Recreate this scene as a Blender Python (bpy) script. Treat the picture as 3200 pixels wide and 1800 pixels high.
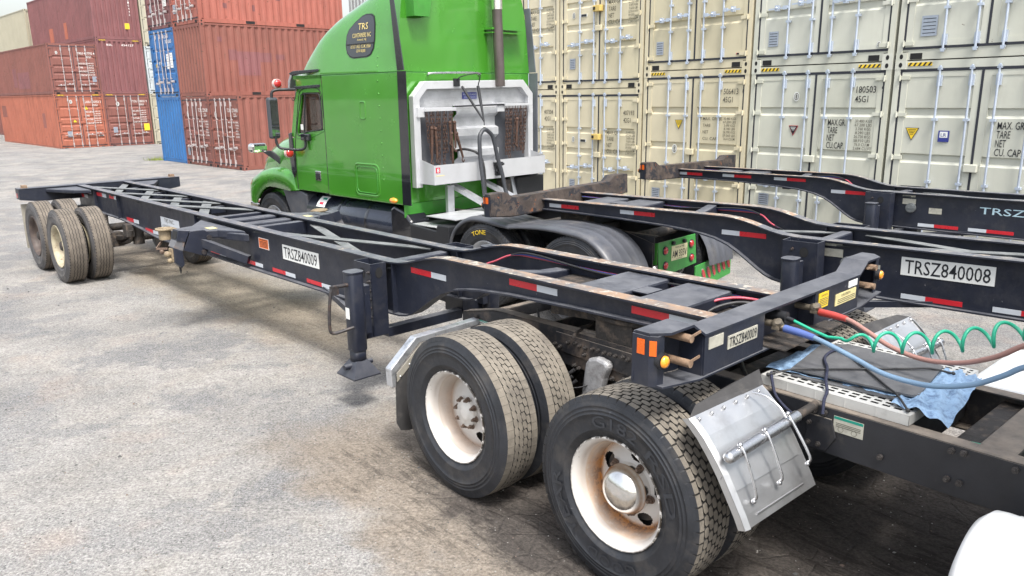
import bpy, bmesh, math, random
from mathutils import Vector, Matrix
random.seed(7)
R = math.radians
sc = bpy.context.scene
for _o in list(bpy.data.objects):
    bpy.data.objects.remove(_o)
COL = sc.collection

# ---------------------------------------------------------------- camera
PITCH, ROLL, CAMZ = 0.2440, -0.0127, 2.4748
cd = bpy.data.cameras.new('camera'); cam = bpy.data.objects.new('camera', cd); COL.objects.link(cam)
F_ = Vector((0, math.cos(PITCH), -math.sin(PITCH))); U0 = Vector((0, math.sin(PITCH), math.cos(PITCH))); R0 = Vector((1, 0, 0))
Rr = R0*math.cos(ROLL) + U0*math.sin(ROLL); Uu = -R0*math.sin(ROLL) + U0*math.cos(ROLL)
cam.matrix_world = Matrix(((Rr.x, Uu.x, -F_.x, 0), (Rr.y, Uu.y, -F_.y, 0), (Rr.z, Uu.z, -F_.z, CAMZ), (0, 0, 0, 1)))
cd.sensor_width = 36; cd.lens = 36*2416.1/3200; cd.clip_start = .05; cd.clip_end = 3000
sc.camera = cam
# ---------------------------------------------------------------- light
SUN_EL, SUN_AZ = R(60), math.atan2(-.86, .30)     # direction towards the sun, from the x axis
w = bpy.data.worlds.new('World'); sc.world = w; w.use_nodes = True
nt = w.node_tree; nt.nodes.clear()
sky = nt.nodes.new('ShaderNodeTexSky'); sky.sky_type = 'NISHITA'; sky.sun_disc = False
sky.sun_elevation = SUN_EL; sky.sun_rotation = math.pi/2 - SUN_AZ; sky.air_density = 1.3; sky.dust_density = 4.5; sky.ozone_density = 1
hs = nt.nodes.new('ShaderNodeHueSaturation'); hs.inputs['Saturation'].default_value = .42
bg = nt.nodes.new('ShaderNodeBackground'); bg.inputs[1].default_value = .15
ow = nt.nodes.new('ShaderNodeOutputWorld')
nt.links.new(sky.outputs[0], hs.inputs['Color']); nt.links.new(hs.outputs[0], bg.inputs[0]); nt.links.new(bg.outputs[0], ow.inputs[0])
sl = bpy.data.lights.new('sun', 'SUN'); sl.energy = 2.1; sl.angle = R(13); sl.color = (1, .965, .9)
so = bpy.data.objects.new('sun', sl); COL.objects.link(so)
sd = Vector((math.cos(SUN_EL)*math.cos(SUN_AZ), math.cos(SUN_EL)*math.sin(SUN_AZ), math.sin(SUN_EL)))
so.rotation_euler = sd.to_track_quat('Z', 'Y').to_euler(); so.location = (0, 0, 30)
sc.view_settings.view_transform = 'Standard'; sc.view_settings.look = 'None'; sc.view_settings.gamma = 1
sc.view_settings.exposure = 1.18
sc.render.resolution_x = 1024; sc.render.resolution_y = 576

# ---------------------------------------------------------------- materials
def s2l(r, g, b, k=1.0):
    f = lambda v: ((v/255)/12.92 if v/255 <= .04045 else ((v/255+.055)/1.055)**2.4)*k
    return (f(r), f(g), f(b))
class NT:
    def __init__(s, name):
        s.m = bpy.data.materials.new(name); s.m.use_nodes = True; s.t = s.m.node_tree; s.t.nodes.clear()
        s.out = s.n('ShaderNodeOutputMaterial'); s.b = s.n('ShaderNodeBsdfPrincipled'); s.l(s.b.outputs[0], s.out.inputs[0])
        s.g = s.n('ShaderNodeNewGeometry')
    def n(s, t): return s.t.nodes.new(t)
    def l(s, a, b): s.t.links.new(a, b)
    def pos(s, sx=1, sy=1, sz=1, loc=(0, 0, 0), rz=0, kind='POINT', src=None):
        mp = s.n('ShaderNodeMapping'); mp.vector_type = kind
        mp.inputs['Location'].default_value = loc; mp.inputs['Rotation'].default_value = (0, 0, rz); mp.inputs['Scale'].default_value = (sx, sy, sz)
        s.l(src or s.g.outputs['Position'], mp.inputs[0]); return mp.outputs[0]
    def noise(s, scale, detail=4, rough=.6, vec=None, dist=0):
        t = s.n('ShaderNodeTexNoise'); t.inputs['Scale'].default_value = scale; t.inputs['Detail'].default_value = detail
        t.inputs['Roughness'].default_value = rough; t.inputs['Distortion'].default_value = dist
        s.l(vec or s.g.outputs['Position'], t.inputs['Vector']); return t.outputs[0]
    def voro(s, scale, feat='F1', vec=None, out=0):
        t = s.n('ShaderNodeTexVoronoi'); t.feature = feat; t.inputs['Scale'].default_value = scale
        s.l(vec or s.g.outputs['Position'], t.inputs['Vector']); return t.outputs[out]
    def ramp(s, fac, a, b, lo=0., hi=1.):
        r = s.n('ShaderNodeMapRange'); r.inputs[1].default_value = a; r.inputs[2].default_value = b; r.inputs[3].default_value = lo; r.inputs[4].default_value = hi
        s.l(fac, r.inputs[0]); return r.outputs[0]
    def math(s, op, a, b=None):
        m = s.n('ShaderNodeMath'); m.operation = op; m.use_clamp = False
        for i, v in enumerate((a, b)):
            if v is None: continue
            if isinstance(v, (int, float)): m.inputs[i].default_value = v
            else: s.l(v, m.inputs[i])
        return m.outputs[0]
    def mix(s, fac, a, b, mode='MIX'):
        m = s.n('ShaderNodeMix'); m.data_type = 'RGBA'; m.blend_type = mode
        for i, v in ((0, fac), (6, a), (7, b)):
            if isinstance(v, (int, float)): m.inputs[i].default_value = v
            elif isinstance(v, (tuple, list)): m.inputs[i].default_value = (v[0], v[1], v[2], 1)
            else: s.l(v, m.inputs[i])
        return m.outputs[2]
    def bump(s, h, strength=.3, dist=.01, prev=None):
        b = s.n('ShaderNodeBump'); b.inputs['Strength'].default_value = strength; b.inputs['Distance'].default_value = dist
        s.l(h, b.inputs['Height'])
        if prev: s.l(prev, b.inputs['Normal'])
        return b.outputs[0]
def mat(name, base, rough=.5, metal=0., var=.12, vs=2.5, dirt=None, chips=None, top=None, bump=None, coat=0., streak=None, chips2=None, bdist=.01, obvar=0):
    s = NT(name); n1 = s.noise(vs, 5)
    col = s.mix(s.ramp(n1, .3, .7), tuple(c*(1-var) for c in base), tuple(min(1, c*(1+var)) for c in base))
    if obvar:                        # every box has faded a little differently
        oi = s.n('ShaderNodeObjectInfo'); col = s.mix(1., col, s.mix(oi.outputs['Random'], (1-obvar, 1-obvar, 1-obvar*1.4), (1+obvar*.6, 1+obvar*.6, 1+obvar*.8)), 'MULTIPLY')
    rg = s.ramp(s.noise(vs*2.3, 4), .3, .7, max(.02, rough-.07), min(1, rough+.09))
    if streak:                       # (colour, threshold, strength): rain-run rust down a wall
        n = s.noise(1, 5, .65, s.pos(9, 9, .55))
        col = s.mix(s.ramp(n, streak[1], streak[1]+.16, 0, streak[2]), col, streak[0])
    if dirt:                         # (colour, threshold, strength, scale)
        n = s.noise(dirt[3], 8, .7)
        col = s.mix(s.ramp(n, dirt[1], dirt[1]+.2, 0, dirt[2]), col, dirt[0])
    if top:                          # (colour, strength): dust on upward faces; chassis paints also get painted sky sheen
        sx = s.n('ShaderNodeSeparateXYZ'); s.l(s.g.outputs['Normal'], sx.inputs[0])
        f = s.math('MULTIPLY', s.ramp(sx.outputs[2], .3, .95), s.ramp(s.noise(6, 6, .7), .3, .62, .25, 1))
        col = s.mix(s.math('MULTIPLY', f, top[1]), col, top[0])
        rg = s.math('ADD', rg, s.math('MULTIPLY', f, top[1]*.35))
    for ch in (chips, chips2):
        if ch:                       # (colour, threshold, scale)
            n = s.noise(ch[2], 6, .62, dist=.6)
            col = s.mix(s.ramp(n, ch[1], ch[1]+.025), col, ch[0])
    s.l(col, s.b.inputs['Base Color']); s.l(rg, s.b.inputs['Roughness']); s.b.inputs['Metallic'].default_value = metal
    s.b.inputs['Coat Weight'].default_value = coat; s.b.inputs['Coat Roughness'].default_value = .04
    if bump: s.l(s.bump(s.noise(bump[1], 2 if bdist > .05 else 6, .7 if bdist < .05 else .4), bump[0], bdist), s.b.inputs['Normal'])
    return s.m
DUST = (.38, .34, .27); RUST = (.16, .062, .026); RUST2 = (.30, .13, .05)
MT = {}
MT['navy'] = mat('black_blue_chassis_paint', (.0125, .0155, .027), .42, var=.18, vs=4, dirt=((.06, .058, .06), .5, .35, 7), chips=((.19, .19, .20), .70, 34), top=((.175, .18, .195), .55), bump=(.12, 30))  # top colour paints in sky reflection along with settled dust
MT['brace'] = mat('grey_topped_brace', (.035, .04, .045), .4, var=.2, vs=4, dirt=((.16, .15, .14), .55, .5, 9), top=((.21, .22, .22), .85))  # pale top colour stands in for sky reflected off the bars
MT['navy_side'] = mat('black_blue_side_paint', (.0125, .0155, .027), .38, var=.18, vs=4, dirt=((.05, .05, .055), .55, .3, 5), chips=((.19, .19, .20), .715, 28), bump=(.08, 30))
MT['flange'] = mat('worn_flange_top', (.13, .13, .135), .5, var=.25, vs=9, dirt=((.29, .19, .125), .42, .95, 5), chips=((.36, .33, .285), .56, 14), chips2=((.05, .045, .045), .645, 10), bump=(.3, 40))
MT['flange_main'] = mat('scuffed_flange_top', (.10, .105, .12), .5, var=.25, vs=9, dirt=((.24, .22, .20), .5, .8, 6), chips=((.32, .27, .22), .62, 15), bump=(.2, 40))
MT['bolster_rust'] = mat('scraped_rusty_bolster', (.046, .036, .032), .6, var=.3, vs=7, dirt=((.105, .082, .070), .46, .8, 6), chips=((.02, .02, .025), .535, 9), chips2=((.19, .07, .03), .64, 14), bump=(.4, 35))
MT['frame'] = mat('dusty_truck_frame', (.022, .022, .025), .55, var=.25, vs=5, dirt=((.14, .105, .08), .46, .75, 5), chips=((.16, .08, .05), .70, 22), top=((.26, .22, .18), .8), bump=(.25, 30))
MT['frame_dark'] = mat('black_truck_rail', (.014, .015, .019), .42, var=.25, vs=5, dirt=((.10, .085, .07), .58, .5, 4), top=((.27, .235, .19), .75), bump=(.1, 30))
MT['under'] = mat('greasy_running_gear', (.03, .026, .024), .7, var=.4, vs=9, dirt=((.16, .12, .09), .5, .7, 12), bump=(.5, 40))
MT['rubber'] = mat('tyre_rubber', (.016, .018, .023), .5, var=.25, vs=9, dirt=((.075, .068, .062), .50, .55, 5), chips=((.06, .062, .07), .70, 26), bump=(.2, 50))
MT['rubber_hi'] = mat('tyre_lettering', (.026, .029, .036), .4, var=.2, vs=14)
MT['groove'] = mat('tyre_groove', (.028, .026, .024), .8, var=.2, vs=14)
MT['tread'] = mat('dusty_tread', (.160, .142, .117), .85, var=.22, vs=14, dirt=((.085, .075, .065), .46, .75, 6), bump=(.3, 90))
MT['tread_brown'] = mat('dusty_trailer_tread', (.130, .110, .090), .85, var=.22, vs=9, dirt=((.07, .06, .05), .48, .6, 7), bump=(.3, 90))
MT['trailer_wall'] = mat('dusty_trailer_sidewall', (.062, .060, .062), .6, var=.25, vs=6, dirt=((.15, .13, .11), .5, .7, 4), bump=(.2, 60))
MT['rim'] = mat('white_wheel_paint', (.58, .56, .53), .38, var=.10, vs=6, dirt=((.34, .25, .16), .52, .6, 7), chips=((.13, .05, .02), .70, 19))
MT['rim_rusty'] = mat('rust_stained_wheel_paint', (.78, .76, .73), .35, var=.06, vs=8, dirt=((.42, .20, .06), .52, .9, 9), chips=((.11, .05, .03), .60, 14))
MT['rim_cream'] = mat('cream_trailer_wheel', (.37, .33, .235), .6, var=.2, vs=8, dirt=((.2, .14, .09), .5, .7, 10), chips=((.12, .06, .03), .64, 22))
MT['rim_brown'] = mat('brown_trailer_wheel', (.07, .052, .046), .6, var=.2, vs=8, dirt=((.16, .12, .09), .5, .5, 6))
MT['chrome'] = mat('pitted_chrome', (.78, .77, .75), .10, 1., var=.1, vs=12, dirt=((.35, .28, .22), .55, .6, 26), bump=(.06, 60))
MT['steel'] = mat('stainless_sheet', (.50, .505, .515), .36, .85, var=.10, vs=3, dirt=((.34, .33, .33), .52, .6, 5), chips=((.12, .13, .17), .72, 9), bump=(.05, 8))
MT['alu'] = mat('scuffed_aluminium', (.52, .53, .55), .42, .85, var=.08, vs=6, dirt=((.34, .33, .32), .52, .5, 7), bump=(.12, 20))
MT['alu_flat'] = mat('brushed_aluminium_box', (.60, .61, .63), .42, .5, var=.06, vs=3, dirt=((.36, .35, .35), .58, .5, 6))
MT['nut'] = mat('rusty_bolt', (.15, .105, .08), .6, .3, var=.35, vs=40, bump=(.4, 80))
MT['nut_dark'] = mat('dark_bolt', (.055, .05, .048), .5, .3, var=.4, vs=40, dirt=((.13, .09, .07), .58, .6, 20))
MT['galv'] = mat('galvanised_rod', (.50, .56, .66), .4, .45, var=.08, vs=6)
MT['galv_old'] = mat('old_galvanised_rod', (.46, .42, .42), .5, .3, var=.18, vs=3, dirt=((.24, .12, .08), .52, .7, 3))
MT['gasket'] = mat('black_gasket', (.022, .024, .034), .6)
MT['hole'] = mat('dark_opening', (.008, .008, .009), .8)
MT['tapered'] = mat('red_reflective_tape', (.50, .018, .028), .3, var=.08)
MT['tapewhite'] = mat('white_reflective_tape', (.50, .53, .57), .3, var=.08, dirt=((.3, .3, .32), .6, .4, 12))
MT['sign'] = mat('white_plate', (.72, .73, .71), .4, var=.04, dirt=((.45, .42, .36), .58, .5, 10))
MT['sign_old'] = mat('weathered_plate', (.40, .39, .33), .6, var=.12, vs=20, dirt=((.16, .15, .14), .5, .6, 16))
MT['ink'] = mat('black_lettering', (.012, .013, .018), .5)
MT['ink_soft'] = mat('dark_grey_lettering', (.085, .08, .062), .5)
MT['white_ink'] = mat('white_lettering', (.72, .69, .66), .5, var=.08, vs=20)
MT['gold_ink'] = mat('gold_lettering', (.62, .50, .20), .4)
MT['yellow'] = mat('yellow_sticker', (.75, .52, .03), .45, var=.06)
MT['paleyellow'] = mat('faded_yellow_sticker', (.62, .54, .27), .5, var=.1, vs=20)
MT['orange'] = mat('orange_reflector', (.62, .11, .010), .3)
MT['amber'] = mat('amber_lens', (.85, .30, .02), .12, coat=1.)
MT['redlens'] = mat('red_lens', (.42, .02, .02), .15, coat=1.)
MT['warn'] = mat('orange_warning_sticker', (.75, .17, .04), .5)
MT['green'] = mat('metallic_green_paint', (.062, .275, .026), .22, .30, var=.03, vs=.9, coat=1., bump=(.5, 1.1), bdist=.12)
MT['green_dk'] = mat('green_paint_under', (.045, .22, .03), .4, .05, var=.15, vs=6, dirt=((.10, .09, .06), .55, .5, 8))
MT['black_gloss'] = mat('black_gloss_plastic', (.012, .013, .017), .14, coat=.8)
MT['black_trim'] = mat('black_trim', (.014, .015, .018), .45, var=.2)
MT['black_pl'] = mat('weathered_black_fender', (.062, .066, .078), .42, var=.15, vs=3, dirt=((.16, .15, .14), .52, .5, 4))
MT['tank_blk'] = mat('dark_tank_paint', (.022, .027, .042), .2, .2, var=.2, vs=2, coat=.6, dirt=((.10, .10, .11), .6, .3, 5))
MT['chain'] = mat('rusty_chain', (.062, .032, .022), .75, .1, var=.5, vs=30, dirt=((.15, .075, .045), .52, .6, 20))
MT['rustpad'] = mat('rusty_casting', (.20, .13, .085), .75, var=.35, vs=20, dirt=((.32, .25, .18), .5, .7, 12), bump=(.4, 50))
MT['tanpaint'] = mat('worn_tan_casting', (.23, .18, .115), .7, var=.25, vs=20, dirt=((.14, .1, .07), .5, .8, 14), bump=(.4, 50))
MT['flapgrey'] = mat('dusty_mud_flap', (.24, .225, .19), .8, var=.15, vs=6, dirt=((.13, .12, .10), .5, .5, 5))
MT['flapblk'] = mat('black_mud_flap', (.035, .034, .035), .75, var=.25, vs=6, dirt=((.12, .11, .1), .55, .5, 12))
MT['whitepaint'] = mat('white_body_paint', (.82, .83, .83), .3, var=.02, coat=.5)
MT['tankpaint'] = mat('white_tank_paint', (.74, .745, .74), .35, var=.04, vs=4, coat=.3, dirt=((.42, .40, .37), .57, .55, 5), chips=((.2, .15, .1), .74, 16))
MT['mirrorglass'] = mat('mirror_glass', (.55, .6, .6), .03, 1., var=0)
MT['hosered'] = mat('faded_red_hose', (.31, .165, .14), .45, var=.12, vs=8)
MT['hoseblue'] = mat('faded_blue_hose', (.13, .21, .31), .45, var=.12, vs=8)
MT['hosegreen'] = mat('green_coiled_cable', (.02, .33, .20), .35, var=.08)
MT['bootred'] = mat('red_grip', (.42, .055, .045), .4, var=.1)
MT['bootblue'] = mat('blue_grip', (.07, .11, .30), .4, var=.1)
MT['pinkhose'] = mat('pink_red_airline', (.42, .07, .10), .4)
MT['blueline'] = mat('blue_airline', (.03, .07, .30), .4)
MT['blackhose'] = mat('black_hose', (.02, .02, .022), .5, var=.3, vs=30)
MT['brass'] = mat('dirty_brass_coupling', (.22, .19, .15), .45, .6, var=.3, vs=30)
MT['matrub'] = mat('grey_rubber_mat', (.082, .084, .09), .6, var=.22, vs=4, dirt=((.15, .15, .155), .5, .6, 7), bump=(.15, 18))
MT['cloth'] = mat('blue_tarp', (.22, .34, .50), .6, var=.12, vs=8, dirt=((.075, .13, .24), .47, .9, 34), bump=(.6, 40))
MT['rope'] = mat('dark_blue_rope', (.014, .017, .04), .8, var=.5, vs=120)
MT['bungee'] = mat('black_cord', (.02, .02, .022), .6)
MT['perf'] = mat('white_perforated_plate', (.47, .47, .455), .45, .2, var=.06, vs=8, dirt=((.26, .25, .24), .55, .6, 9))
MT['exhaust'] = mat('discoloured_exhaust', (.12, .10, .095), .4, .5, var=.25, vs=4)
MT['seat'] = mat('cab_interior', (.05, .05, .055), .7)
MT['warnblue'] = mat('blue_label', (.03, .04, .22), .4)
MT['greenlab'] = mat('green_label', (.0, .22, .16), .4)
MT['redlab'] = mat('red_label', (.50, .02, .05), .4)
MT['greylab'] = mat('grey_data_plate', (.36, .40, .47), .4, .3, var=.1, vs=30)
def glass_mat():
    s = NT('cab_glass'); s.t.nodes.remove(s.b)
    tr = s.n('ShaderNodeBsdfTransparent'); tr.inputs[0].default_value = (.62, .66, .64, 1)
    gl = s.n('ShaderNodeBsdfGlossy'); gl.inputs['Roughness'].default_value = .02
    fr = s.n('ShaderNodeLayerWeight'); fr.inputs[0].default_value = .5; f_ = s.ramp(s.math('POWER', fr.outputs[1], 3), 0, 1, .05, .75)
    mx = s.n('ShaderNodeMixShader'); s.l(f_, mx.inputs[0]); s.l(tr.outputs[0], mx.inputs[1]); s.l(gl.outputs[0], mx.inputs[2]); s.l(mx.outputs[0], s.out.inputs[0])
    return s.m
MT['glass'] = glass_mat()
def diamond_mat():
    s = NT('diamond_plate'); s.b.inputs['Metallic'].default_value = .5; s.b.inputs['Roughness'].default_value = .48
    tc = s.n('ShaderNodeTexCoord').outputs['Object']
    a = s.voro(34, 'F1', s.pos(1, 1.6, 1, rz=.7, src=tc)); n = s.noise(5, 5, .6)
    s.l(s.mix(s.ramp(n, .3, .7), (.40, .41, .425), (.56, .57, .59)), s.b.inputs['Base Color'])
    s.l(s.bump(s.ramp(a, .1, .5, 1, 0), .5, .004), s.b.inputs['Normal']); return s.m
MT['diamond'] = diamond_mat()
def rim_ring_mat(name, k, lo):
    # old rust bleeding from the weld between disc and barrel of this one wheel, plus painted step shading (object space, radius from the hub)
    s = NT(name); tc = s.n('ShaderNodeTexCoord').outputs['Object']
    sx = s.n('ShaderNodeSeparateXYZ'); s.l(tc, sx.inputs[0])
    r = s.math('SQRT', s.math('ADD', s.math('MULTIPLY', sx.outputs[0], sx.outputs[0]), s.math('MULTIPLY', sx.outputs[2], sx.outputs[2])))
    n = s.noise(24, 8, .78, tc); n2 = s.noise(4.5, 4, .6, tc)
    d = s.math('ABSOLUTE', s.math('SUBTRACT', r, .232))
    ring = s.ramp(s.math('ADD', d, s.math('MULTIPLY', n, .045)), .020, .046, 1, 0)
    side = s.ramp(s.math('ADD', s.math('MULTIPLY', sx.outputs[2], -1.4), n2), .22, .46)
    f = s.math('MULTIPLY', s.math('MULTIPLY', ring, side), k)
    c = s.mix(s.ramp(s.noise(3, 4, .6, tc), .3, .7), (.50, .48, .455), (.62, .60, .58))
    c = s.mix(s.math('MULTIPLY', s.ramp(d, .0, .045, 1, 0), .62), c, lo)
    c = s.mix(s.math('MULTIPLY', s.ramp(s.math('ABSOLUTE', s.math('SUBTRACT', r, .256)), 0, .008, 1, 0), .4), c, lo); c = s.mix(f, c, (.36, .14, .025)); c = s.mix(s.math('MULTIPLY', f, s.ramp(n, .48, .53)), c, (.07, .035, .03))  # first mix paints a dark shading line on the barrel step
    c = s.mix(s.ramp(s.noise(22, 6, .6, tc), .70, .72), c, (.12, .06, .03))
    edge = s.math('MULTIPLY', s.ramp(r, .288, .297), s.ramp(n, .45, .5)); c = s.mix(edge, c, (.05, .04, .03))
    s.l(c, s.b.inputs['Base Color']); s.b.inputs['Roughness'].default_value = .35; return s.m
MT['rim_ring'] = rim_ring_mat('rust_and_shade_ringed_paint', 1.0, (.40, .22, .085)); MT['rim_stain'] = rim_ring_mat('grime_and_shade_ringed_paint', .22, (.27, .18, .11))

def box_paint(name, col, rough=.5, var=.07, rust=.3, old=False):
    return mat(name, col, rough, var=var, vs=1.2, obvar=.07, bump=(.35, .9), bdist=.05, streak=(tuple(c*.55 for c in col), .50, .6 if old else .07),
               dirt=((col[0]*.6+.05, col[1]*.6+.03, col[2]*.6+.02), .56, .6 if old else .2, 3),
               chips=((.09, .04, .025), .655 if old else .74, 8))
MT['c_tan'] = box_paint('tan_container_paint', (.585, .525, .378), .42)
MT['c_ivory'] = box_paint('ivory_container_paint', (.54, .542, .468), .42)
MT['c_orange'] = box_paint('orange_red_container_paint', (.325, .105, .066), .6, .12, old=True)
MT['c_brown'] = box_paint('red_brown_container_paint', (.20, .076, .062), .6, .12, old=True)
MT['c_maroon'] = box_paint('maroon_container_paint', (.185, .074, .076), .6, .12, old=True)
MT['c_red'] = box_paint('bright_rust_red_container_paint', (.31, .098, .072), .55, .12, old=True)
MT['c_salmon'] = box_paint('faded_red_container_paint', (.215, .078, .060), .6, .12, old=True)
MT['c_blue'] = box_paint('blue_container_paint', (.026, .135, .36), .42, .1, old=True)
MT['c_navy'] = box_paint('dark_blue_container_paint', (.03, .05, .14), .5, .1, old=True)
MT['c_grey'] = box_paint('grey_container_paint', (.42, .46, .47), .5, .08, old=True)
MT['c_beige'] = box_paint('beige_container_paint', (.37, .345, .265), .5, .06)

# ---------------------------------------------------------------- mesh builder
class MB:
    def __init__(s): s.v = []; s.f = []; s.m = []; s.sm = []
    def add(s, vs, fs, m=0, smooth=False):
        b = len(s.v); s.v += [tuple(v) for v in vs]
        for f in fs: s.f.append([b+i for i in f]); s.m.append(m); s.sm.append(smooth)
        return s
    def box(s, x0, x1, y0, y1, z0, z1, m=0):
        v = [(x, y, z) for x in (x0, x1) for y in (y0, y1) for z in (z0, z1)]
        return s.add(v, [(0, 1, 3, 2), (4, 6, 7, 5), (0, 4, 5, 1), (2, 3, 7, 6), (0, 2, 6, 4), (1, 5, 7, 3)], m)
    def obox(s, c, sx, sy, sz, M, m=0):
        v = [Vector(c) + M @ Vector((x, y, z)) for x in (-sx/2, sx/2) for y in (-sy/2, sy/2) for z in (-sz/2, sz/2)]
        return s.add(v, [(0, 1, 3, 2), (4, 6, 7, 5), (0, 4, 5, 1), (2, 3, 7, 6), (0, 2, 6, 4), (1, 5, 7, 3)], m)
    def beam(s, p, q, w, h, up=(0, 0, 1), m=0):
        p, q = Vector(p), Vector(q); d = (q-p); L = d.length; d.normalize(); u = Vector(up)
        sd_ = d.cross(u).normalized(); u2 = sd_.cross(d).normalized()
        M = Matrix((d, sd_, u2)).transposed(); return s.obox((p+q)/2, L, w, h, M, m)
    def prism(s, poly, axis, a, b, m=0, smooth=False, caps=True):
        n = len(poly)
        def P(u, v, k): return {'x': (k, u, v), 'y': (u, k, v), 'z': (u, v, k)}[axis]
        vs = [P(u, v, a) for u, v in poly] + [P(u, v, b) for u, v in poly]
        base = len(s.v); s.v += vs
        for i in range(n):
            j = (i+1) % n; s.f.append([base+i, base+j, base+n+j, base+n+i]); s.m.append(m); s.sm.append(smooth)
        if caps:
            s.f.append([base+i for i in range(n)]); s.m.append(m); s.sm.append(False)
            s.f.append([base+n+i for i in range(n)]); s.m.append(m); s.sm.append(False)
        return s
    def sheet(s, line, axis, a, b, m=0, smooth=False):     # open profile extruded
        def P(u, v, k): return {'x': (k, u, v), 'y': (u, k, v), 'z': (u, v, k)}[axis]
        n = len(line); vs = [P(u, v, a) for u, v in line] + [P(u, v, b) for u, v in line]
        return s.add(vs, [(i, i+1, n+i+1, n+i) for i in range(n-1)], m, smooth)
    def strip(s, line, y0, y1, th, m=0, m2=None):           # flange that follows a (x,z) line
        n = len(line); top = []; 
        vs = [(x, y, z+d) for d in (0, -th) for y in (y0, y1) for x, z in line]
        f = lambda a, i: a*n+i
        b = len(s.v); s.v += vs
        def A(q, mm): s.f.append([b+k for k in q]); s.m.append(mm); s.sm.append(False)
        for i in range(n-1):
            A((f(0, i), f(0, i+1), f(1, i+1), f(1, i)), m if m2 is None else m2)
            A((f(2, i), f(2, i+1), f(3, i+1), f(3, i)), m)
            A((f(0, i), f(0, i+1), f(2, i+1), f(2, i)), m); A((f(1, i), f(1, i+1), f(3, i+1), f(3, i)), m)
        A((f(0, 0), f(1, 0), f(3, 0), f(2, 0)), m); A((f(0, n-1), f(1, n-1), f(3, n-1), f(2, n-1)), m)
        return s
    def tube(s, path, r, n=10, m=0, caps=True):
        pts = [Vector(p) for p in path]; N = len(pts); rr = r if isinstance(r, (list, tuple)) else [r]*N
        t0 = (pts[1]-pts[0]).normalized(); u = t0.orthogonal().normalized(); vs = []
        for i, p in enumerate(pts):
            t = (pts[min(i+1, N-1)]-pts[max(i-1, 0)]).normalized()
            u = (u - t*u.dot(t)).normalized(); v = t.cross(u)
            vs += [p+(u*math.cos(k*2*math.pi/n)+v*math.sin(k*2*math.pi/n))*rr[i] for k in range(n)]
        fs = [(i*n+k, i*n+(k+1) % n, (i+1)*n+(k+1) % n, (i+1)*n+k) for i in range(N-1) for k in range(n)]
        s.add(vs, fs, m, True)
        if caps: s.add(vs[:n], [tuple(range(n))], m); s.add(vs[-n:], [tuple(range(n))], m)
        return s
    def cyl(s, p, q, r, n=14, m=0): return s.tube([p, q], r, n, m)
    def lathe(s, prof, c=(0, 0, 0), n=48, m=0, axis='y', mats=None, smooth=True):   # prof: (radius, along axis)
        vs = []
        for k in range(n):
            a = 2*math.pi*k/n; ca, sa = math.cos(a), math.sin(a)
            for r, h in prof:
                q = {'y': (r*ca, h, r*sa), 'x': (h, r*ca, r*sa), 'z': (r*ca, r*sa, h)}[axis]
                vs.append((c[0]+q[0], c[1]+q[1], c[2]+q[2]))
        L = len(prof); b = len(s.v); s.v += vs
        for k in range(n):
            for i in range(L-1):
                s.f.append([b+k*L+i, b+k*L+i+1, b+((k+1) % n)*L+i+1, b+((k+1) % n)*L+i]); s.m.append(mats[i] if mats else m); s.sm.append(smooth)
        return s
    def ball(s, c, r, n=12, m=0, sz=1.):
        return s.lathe([(max(1e-4, r*math.sin(math.pi*i/n)), -r*sz*math.cos(math.pi*i/n)) for i in range(n+1)], c, n*2, m, 'z')
    def poly(s, pts, m=0): return s.add(pts, [tuple(range(len(pts)))], m)
    def text(s, txt, o, U, V, w, h, m=0):                   # glyph outlines fitted to a w x h box whose lower left corner is o
        vs, fs = glyph(txt); o, U, V = Vector(o), Vector(U), Vector(V)
        return s.add([o+U*(x*w)+V*(y*h) for x, y in vs], fs, m)
    def polar_text(s, txt, r0, h, a_mid, span, y, m=0):     # lettering bent round a circle in the x-z plane
        vs, fs = glyph(txt); out = []
        for x, yy in vs:
            a = a_mid - span*(.5-x); r = r0+h*yy; out.append((r*math.cos(a), y+.0008, r*math.sin(a)))
        return s.add(out, fs, m)
    def xf(s, fn): s.v = [tuple(fn(Vector(p))) for p in s.v]; return s
    def mesh(s, name, mats):
        me = bpy.data.meshes.new(name); me.from_pydata(s.v, [], s.f)
        for mm in (mats if isinstance(mats, (list, tuple)) else [mats]): me.materials.append(MT[mm] if isinstance(mm, str) else mm)
        me.polygons.foreach_set('material_index', s.m); me.polygons.foreach_set('use_smooth', s.sm)
        bm = bmesh.new(); bm.from_mesh(me); bmesh.ops.recalc_face_normals(bm, faces=bm.faces); bm.to_mesh(me); bm.free(); me.update(); return me
_gl = {}
def glyph(txt):
    if txt not in _gl:
        cu = bpy.data.curves.new('t', 'FONT'); cu.body = txt; cu.resolution_u = 2; cu.size = 1; cu.offset = .004
        ob = bpy.data.objects.new('t', cu); me = bpy.data.meshes.new_from_object(ob)
        vs = [(v.co.x, v.co.y) for v in me.vertices]; fs = [tuple(p.vertices) for p in me.polygons]
        x0, x1 = min(v[0] for v in vs), max(v[0] for v in vs); y0, y1 = min(v[1] for v in vs), max(v[1] for v in vs)
        _gl[txt] = ([((x-x0)/(x1-x0), (y-y0)/(y1-y0)) for x, y in vs], fs)
        bpy.data.objects.remove(ob); bpy.data.curves.remove(cu); bpy.data.meshes.remove(me)
    return _gl[txt]
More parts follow.
